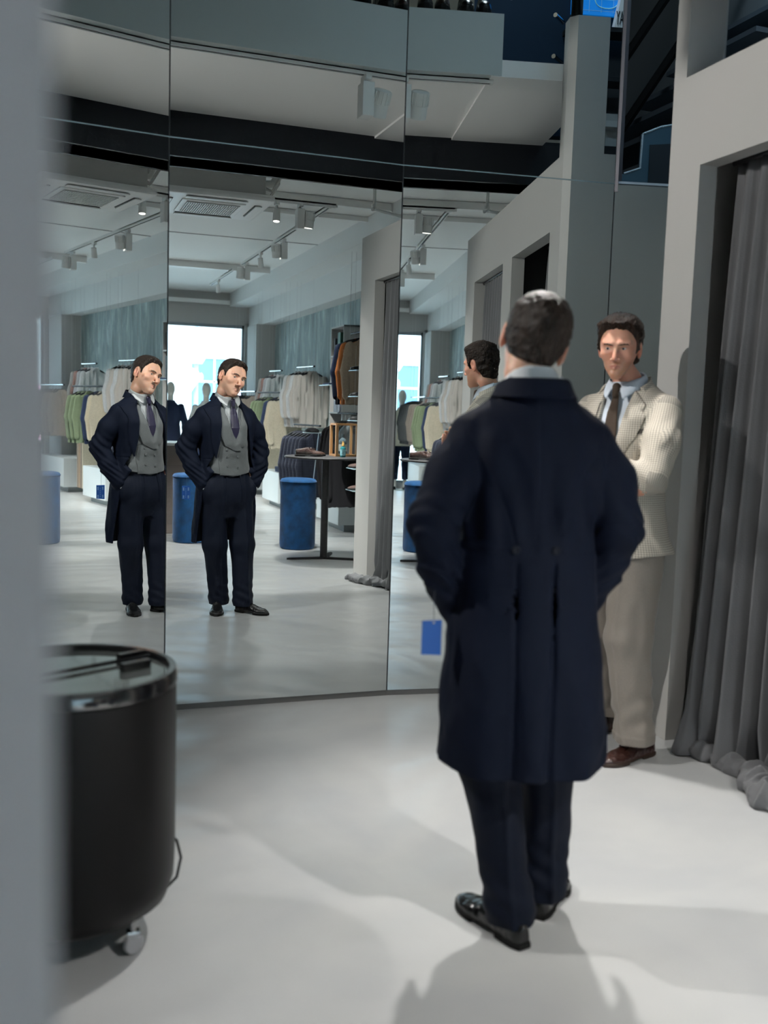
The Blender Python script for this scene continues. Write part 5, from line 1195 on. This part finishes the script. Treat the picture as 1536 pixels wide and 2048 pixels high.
loafer(2.41, .12, math.radians(-97), shT, M_DB, 'dark brown tasselled loafer on the table edge nearest the mirrors', 'loafers on the round table'); loafer(2.47, -.02, math.radians(-90), shT, M_DB, 'dark brown tasselled loafer behind its pair on the table', 'loafers on the round table')
b_ = thing('spray_bottle', 'small teal spray bottle with yellow cap on the round table', 'bottle', (2.885, .14, shT))
MB().lathe([(.024, 0), (.028, .004), (.028, .085), (.022, .098), (.010, .104), (.010, .112)], 20).build('flask', mat('teal_glass', (.01, .10, .11), .1), b_, True)
MB().lathe([(.0285, .015), (.0285, .075)], 20, cap=False).build('paper_label', mat('pale_teal_label', (.22, .45, .5), .6, noise=(90, .5)), b_, True); MB().lathe([(.013, .108), (.013, .135), (.009, .14), (.009, .155)], 14).build('spray_cap', mat('honey_yellow', (.70, .42, .12), .4), b_, True)
def lantern():
    t = thing('wooden_display_case', 'wood framed glass display case on the round table', 'case', (2.96, -.08, shT)); m = mat('honey_oak', (.38, .19, .07), .5, bump=(40, .2, (1, 1, .1)))
    f = MB(); W, D, H, s = .105, .10, .31, .013
    for x in (-W, W):
        for y in (-D, D): f.box((x-s, y-s, 0), (x+s, y+s, H))
    for z in (.0, H):
        for y in (-D, D): f.box((-W, y-s*.8, z-.0), (W, y+s*.8, z+.018))
        for x in (-W, W): f.box((x-s*.8, -D, z), (x+s*.8, D, z+.018))
    f.build('frame', m, t)
    for y in (-D, D): MB().box((-W+s, y-.001, .018), (W-s, y+.001, H)).build('pane', M_PANE, t)
lantern()
bt = thing('glass_bottle', 'clear bottle with pale label standing inside the display case', 'bottle', (2.95, -.08, shT+.019))
MB().lathe([(.04, 0), (.042, .01), (.042, .12), (.03, .15), (.014, .165), (.014, .20)], 20).build('flask', mat('smoke_glass', (.03, .04, .045), .08), bt, True); MB().lathe([(.0425, .03), (.0425, .10)], 20, cap=False).build('paper_label', mat('cream_label', (.6, .6, .55), .6), bt)
# bag
bg = thing('black_backpack', 'black leather backpack hanging from the rail of black coats', 'bag', (3.42, -1.20, .930)); g = Grid((-.19, -.13, -.02), (.19, .13, .50), .008)
sdf_obj('body', g, near_noise(g, loft(g, [(0, 0, 0, .15, .09, 3), (.05, 0, 0, .165, .10, 3), (.3, 0, 0, .16, .09, 3), (.40, 0, 0, .12, .07, 2.5), (.44, 0, 0, .05, .04, 2)], .02), .03, .08, .08, .08, .012, 91), mat('bag_leather', (.012, .012, .013), .4), bg)
MB().tube([(-.04, 0, .42), (-.03, 0, .50), (.03, 0, .50), (.04, 0, .42)], .008, 8).build('handle', mat('bag_leather', (.012, .012, .013), .4), bg, True)

# ---- shoe wall
def shoe_wall():
    t = thing('shoe_shelving', 'pale blue shoe shelving with small glass shelves behind the wall end', 'shelving', (3.56, -.80, 0)); m = mat('pale_blue_panel', (.42, .52, .62), .5)
    MB().box((-.02, -.16, .0), (.02, .16, 2.42), .002).build('back_panel', m, t)
    for z in (1.92, 1.64, 1.38, .86, .62): MB().box((-.30, -.14, z-.008), (-.02, .14, z)).build('glass_shelf', mat('shelf_glass', (.35, .45, .48), .1), t)
shoe_wall()
for z, m, l in ((1.92, M_LEATHER, 'black shoe on the top small shelf'), (1.64, M_LEATHER, 'black shoe on the second small shelf'), (1.38, M_LEATHER, 'black shoe on the third small shelf'), (.86, M_SUE, 'brown suede shoe on the fourth small shelf'), (.62, M_SUE, 'brown suede shoe on the lowest small shelf')):
    loafer(3.52, -.80, math.radians(90), z+.001, m, l, 'shoes on the pale blue shelving', 'display_shoe')

# ---- shelf tower with boxes
def tower():
    t = thing('shelf_tower', 'tall grey shelf tower against the concrete wall', 'shelving', (4.04, -3.54, 0)); m = mat('grey_shelf_board', (.36, .36, .35), .6)
    MB().box((-.14, -.30, 0), (.14, -.28, 2.62)).build('side_panel', m, t); MB().box((-.14, .28, 0), (.14, .30, 2.62)).build('side_panel', m, t); MB().box((-.14, -.30, 2.60), (.14, .30, 2.62)).build('top_panel', m, t); MB().box((.125, -.28, 0), (.14, .28, 2.6)).build('back_panel', mat('shelf_back', (.22, .22, .21), .7), t)
    for z in (.62, 1.05, 1.46, 1.86, 2.23): MB().box((-.14, -.28, z-.02), (.125, .28, z)).build('shelf', m, t)
tower()
def boxy(name, cat, lo, hi, m, label, grp=None):
    tag(MB().box(lo, hi, .003).build(name, m), label, cat, grp)
boxy('box_file', 'box', (3.93, -3.62, 2.231), (4.12, -3.50, 2.54), mat('bottle_green_card', (.01, .06, .035), .6), 'bottle green box file on the top shelf of the tower')
boxy('box_file', 'box', (3.93, -3.80, 2.231), (4.12, -3.74, 2.47), mat('charcoal_card', (.04, .04, .05), .6), 'charcoal box file at the far side of the tower top shelf'); boxy('box_file', 'box', (3.93, -3.72, 2.231), (4.12, -3.66, 2.38), mat('grey_card', (.25, .25, .27), .6), 'short grey box file beside the green one')
boxy('storage_box', 'box', (3.92, -3.80, 1.861), (4.12, -3.55, 2.15), mat('black_card', (.015, .016, .02), .5), 'large black storage box on the second tower shelf'); boxy('storage_box', 'box', (3.93, -3.50, 1.861), (4.12, -3.34, 2.08), mat('black_card', (.015, .016, .02), .5), 'smaller black storage box beside the large one')
boxy('storage_box', 'box', (3.93, -3.74, 1.461), (4.12, -3.46, 1.62), mat('slate_card', (.08, .09, .11), .6), 'slate storage box on the third tower shelf'); boxy('white_carton', 'box', (3.93, -3.70, 1.621), (4.10, -3.52, 1.78), mat('white_card', (.75, .75, .75), .6), 'white carton standing on the slate storage box')
for k in range(4): boxy('magazine', 'magazine', (3.91, -3.80+.01*k, 1.051+.012*k), (4.10, -3.56+.006*k, 1.061+.012*k), mat('magazine_%s' % ['red', 'white', 'blue', 'grey'][k], [(.4, .08, .06), (.6, .6, .6), (.08, .15, .35), (.3, .3, .3)][k], .5), '%s magazine in the small stack on the tower' % ['red lowest', 'white', 'blue', 'grey topmost'][k], 'magazines on the tower')
# hats and small glass shelf by the tower
gs = thing('glass_wall_shelf', 'thin glass shelf with folded navy cloth beside the striped shirts', 'shelf', (3.62, -3.0, 1.80)); MB().box((-.05, -.22, 0), (.30, .22, .010)).build('glass_plate', mat('shelf_glass', (.35, .45, .48), .1), gs); MB().tube([(.29, 0, .01), (.29, 0, 1.6)], .002, 6).build('wire', M_STEEL, gs)
tag(MB().box((3.60, -3.15, 1.8115), (3.85, -2.85, 1.833), .008).build('folded_scarf', G_NAVY), 'folded navy scarf on the thin glass shelf', 'scarf')
ht = thing('hat_stand', 'thin wire stand with glass disc holding caps behind the round table', 'stand', (3.30, -2.15, 0))
MB().lathe([(.22, 1.20), (.22, 1.21)], 32).build('disc', mat('shelf_glass', (.35, .45, .48), .1), ht, True)
for s in (-1, 1): MB().tube([(s*.02, 0, 1.2), (s*.12, s*.05, 0)], .005, 6).build('leg', M_STEEL, ht)
MB().tube([(0, .03, 1.2), (0, .14, 0)], .005, 6).build('leg', M_STEEL, ht)
for k, (dx, m, l) in enumerate([(-.10, G_BLK, 'black flat cap lying on the glass disc stand'), (.115, G_DG, 'grey flat cap lying on the glass disc stand')]):
    g = Grid((-.11, -.13, -.01), (.11, .14, .08), .006); d = smin(ell(g, (0, -.01, .015), (.085, .10, .038)), ell(g, (0, .09, .008), (.055, .04, .010)), .015); d = np.maximum(d, .001-g.z); o = sdf_obj('flat_cap', g, d, m, None); o.location = (3.30+dx, -2.15, 1.2105); tag(o, l, 'cap')

# ---- mannequins in the window
def mannequin(x, y, m, label, leg=True, rz=0.):
    t = thing('mannequin', label, 'mannequin', (x, y, 0), rz); skin = mat('mannequin_cream', (.62, .60, .54), .5)
    g = Grid((-.30, -.2, 1.50), (.30, .2, 1.95), .007); d = smin(ell(g, (0, .01, 1.79), (.078, .095, .125)), cone(g, (0, 0, 1.50), (0, 0, 1.70), .056, .048), .03); sdf_obj('head', g, d, skin, t)
    g = Grid((-.36, -.24, .80), (.36, .24, 1.62), .0085)
    d = loft(g, [(.84, 0, 0, .205, .14, 2.4), (1.0, 0, 0, .19, .13, 2.4), (1.15, 0, 0, .165, .12, 2.4), (1.35, 0, 0, .20, .13, 2.4), (1.47, 0, 0, .19, .10, 2.4), (1.53, 0, 0, .11, .08, 2.2), (1.58, 0, 0, .07, .065, 2.)], .02)
    for s in (-1, 1): d = smin(d, chain(g, [(s*.19, 0, 1.46), (s*.265, -.02, 1.2), (s*.25, .02, .93)], [.06, .055, .045], .03), .02)
    d = near_noise(g, d, .03, .06, .06, .1, .008, 95); d = np.maximum(d, .85-g.z); sdf_obj('jacket', g, d, m, t)
    g = Grid((-.24, -.18, .08), (.24, .20, 1.0), .0085); d = smin(chain(g, [(-.09, 0, .92), (-.10, .01, .5), (-.10, 0, .13)], [.10, .075, .06], .03), chain(g, [(.09, 0, .92), (.10, .01, .5), (.10, 0, .13)], [.10, .075, .06], .03), .01); sdf_obj('trousers', g, np.maximum(d, .2-g.z), G_NAVY, t)
    for s in (-1, 1):
        MB().tube([(s*.10, 0, .05), (s*.10, 0, .24)], .035, 10).build('ankle', skin, t, True); shoe('shoe', (s*.10, .08), (s*.12, -.19), M_LEATHER, t, laces=False)
        MB().tube([(s*.25, .02, .92), (s*.25, .03, .84), (s*.245, .04, .78)], [.026, .034, .014], 8, flat=.5).build('hand', skin, t, True)
    MB().lathe([(.20, 0), (.20, .008)], 32).build('base_plate', mat('glass_base', (.5, .6, .58), .1), t)
mannequin(2.36, -8.85, G_NAVY, 'mannequin in a navy jacket in the window, left of the others'); mannequin(2.95, -8.50, C_('cloth_pale_grey', (.42, .44, .43)), 'mannequin in a pale grey jacket in the middle of the window'); mannequin(3.42, -9.15, G_CREAM, 'mannequin in a cream jacket and navy trousers at the right of the window')

# ---- mezzanine ledge goods
for k, x in enumerate([1.70, 1.815, 1.94, 2.055, 2.18, 2.30]):
    loafer(x, 3.595, math.radians(0+4*(k % 2)), 3.786, M_LEATHER if k % 3 else M_DB, 'dark shoe on the mezzanine ledge, %s from the left mirror joint' % ['first', 'second', 'third', 'fourth', 'fifth', 'sixth'][k], 'shoes on the mezzanine ledge', 'ledge_shoe', 1.9)
ps = thing('wall_poster', 'glowing blue map poster high beside the stair, in the upper mirror', 'poster', (3.42, 2.44, 4.385)); MB().box((-.24, -.01, 0), (.40, .01, .6)).build('sheet', mat('poster_blue', (.0, .16, .55), .4, emit=((.0, .16, .55), .45)), ps)
ln = MB()
for k in range(7): ln.box((-.22, .0105, .03+.08*k), (.38, .0115, .0325+.08*k)); ln.box((-.2+.09*k, .0105, .02), (-.1975+.09*k, .0115, .58))
ln.build('grid_lines', mat('poster_lines', (.3, .6, .85), .5), ps)
rt = [(.02+.14*math.cos(a)*(1+.2*math.sin(3*a)), .012, .2+.15*math.sin(a)) for a in np.linspace(.6, 5.9, 30)]; MB().tube(rt, .004, 5).build('route_line', mat('poster_route', (.35, .75, .8), .5), ps)
bb = thing('dark_bottle', 'tall dark glass bottle standing on the pillar top', 'bottle', (2.80, 3.955, 3.7575)); MB().lathe([(.030, 0), (.034, .01), (.034, .18), (.013, .24), (.013, .30)], 24).build('flask', mat('black_glass', (.004, .006, .006), .06, coat=.6), bb, True)
cp = thing('paper_shopping_bag', 'white printed paper bag with narrow black capitals on the upper shelf', 'bag', (3.575, 2.50, 4.262)); MB().prism([(-.10, -.04, 0), (.10, -.04, 0), (.06, -.04, .26), (-.05, -.04, .26)], (0, .08, 0)).build('body', mat('white_bag_paper', (.62, .66, .70), .6), cp)
def text(s, size, M, m, parent, name='lettering'):
    c = bpy.data.curves.new(name, 'FONT'); c.body = s; c.size = size; c.extrude = .001; c.align_x = 'CENTER'; tmp = bpy.data.objects.new('tmp', c); COL.objects.link(tmp); dg = bpy.context.evaluated_depsgraph_get(); me = bpy.data.meshes.new_from_object(tmp.evaluated_get(dg)); bpy.data.objects.remove(tmp); me.transform(M); return link(name, me, m, parent)
text('UAY', .10, Matrix.Translation((-.045, .0415, .035)) @ Matrix.Rotation(PI, 4, 'Z') @ Matrix.Rotation(PI/2, 4, 'X') @ Matrix.Scale(.44, 4, (1, 0, 0)) @ Matrix.Scale(1.35, 4, (0, 1, 0)), M_BLACK, cp)
sh_ = thing('upper_wall_shelf', 'black wall shelf below the blue poster high by the stair', 'shelf', (3.48, 2.5, 4.25)); MB().box((-.35, -.08, -.02), (.4, .08, .012)).build('board', M_BLACK, sh_); MB().box((-.35, -.08, -.36), (.4, .08, -.33)).build('board', M_BLACK, sh_)
for z in (4.30, 4.02): tag(MB().tube([(3.02, 2.62, z), (3.11, 2.50, z)], .016, 10).tube([(3.03, 2.58, z+.02), (3.11, 2.48, z+.02)], .01, 8).build('chrome_bracket', M_CHROME, None, True), '%s chrome rail bracket beside the pillar top' % ('upper' if z > 4.1 else 'lower'), 'bracket')

# ---- street outside
fc = thing('facade', 'pale city building across the street, seen through the window', 'building', (3, -24, 0)); MB().box((-14, -1, 0), (14, 0, 14)).build('wall', mat('facade_render', (.62, .62, .60), .9), fc)
fw = mat('facade_glass', (.04, .09, .13), .3)
for r_ in range(3):
    for k in range(9):
        x = -11+2.6*k
        if 2 < x+3 < 5.2 and r_ < 1: pass
        f = MB().box((x, -.02, 1.0+3.3*r_), (x+1.5, .03, 3.1+3.3*r_)).build('window', fw, fc)
        MB().box((x+.72, .03, 1.0+3.3*r_), (x+.78, .06, 3.1+3.3*r_)).box((x, .03, 2.3+3.3*r_), (x+1.5, .06, 2.36+3.3*r_)).box((x-.08, .0, 3.1+3.3*r_), (x+1.58, .10, 3.2+3.3*r_)).build('mullions', mat('facade_trim', (.85, .85, .84), .8), f)
struct('pavement', MB().box((-14, -25, -.25), (20, -9.86, -.12)), mat('pavement', (.45, .45, .44), .8))
lp = thing('street_lamp', 'street lamp post with two flower baskets outside the window', 'street lamp', (4.15, -17.5, -.12)); MB().tube([(0, 0, 0), (0, 0, 5.2)], [.07, .05], 12).build('post', mat('post_blue_grey', (.16, .26, .36), .5), lp, True)
for s, z in ((.0, 2.75), (-.45, 2.0)):
    MB().lathe([(.16, 0), (.34, .30), (.36, .34)], 20, c=(s*.6, 0, z)).build('basket', mat('pale_basket', (.7, .72, .74), .8), lp, True)
    g = Grid((s*.6-.55, -.5, z+.25), (s*.6+.55, .5, z+.72), .03); d = ell(g, (s*.6, 0, z+.42), (.42, .4, .16)); sdf_obj('flowers', g, near_noise(g, d, .2, .08, .08, .08, .08, 97), mat('pale_flowers', (.62, .68, .62), .9, noise=(20, .4)), lp)
tag(MB().box((6.2, -22, -.12), (9.0, -21.8, 2.0), .01).build('street_hoarding', mat('hoarding_pink', (.62, .26, .33), .8)), 'pink hoarding across the street at the window edge', 'hoarding')
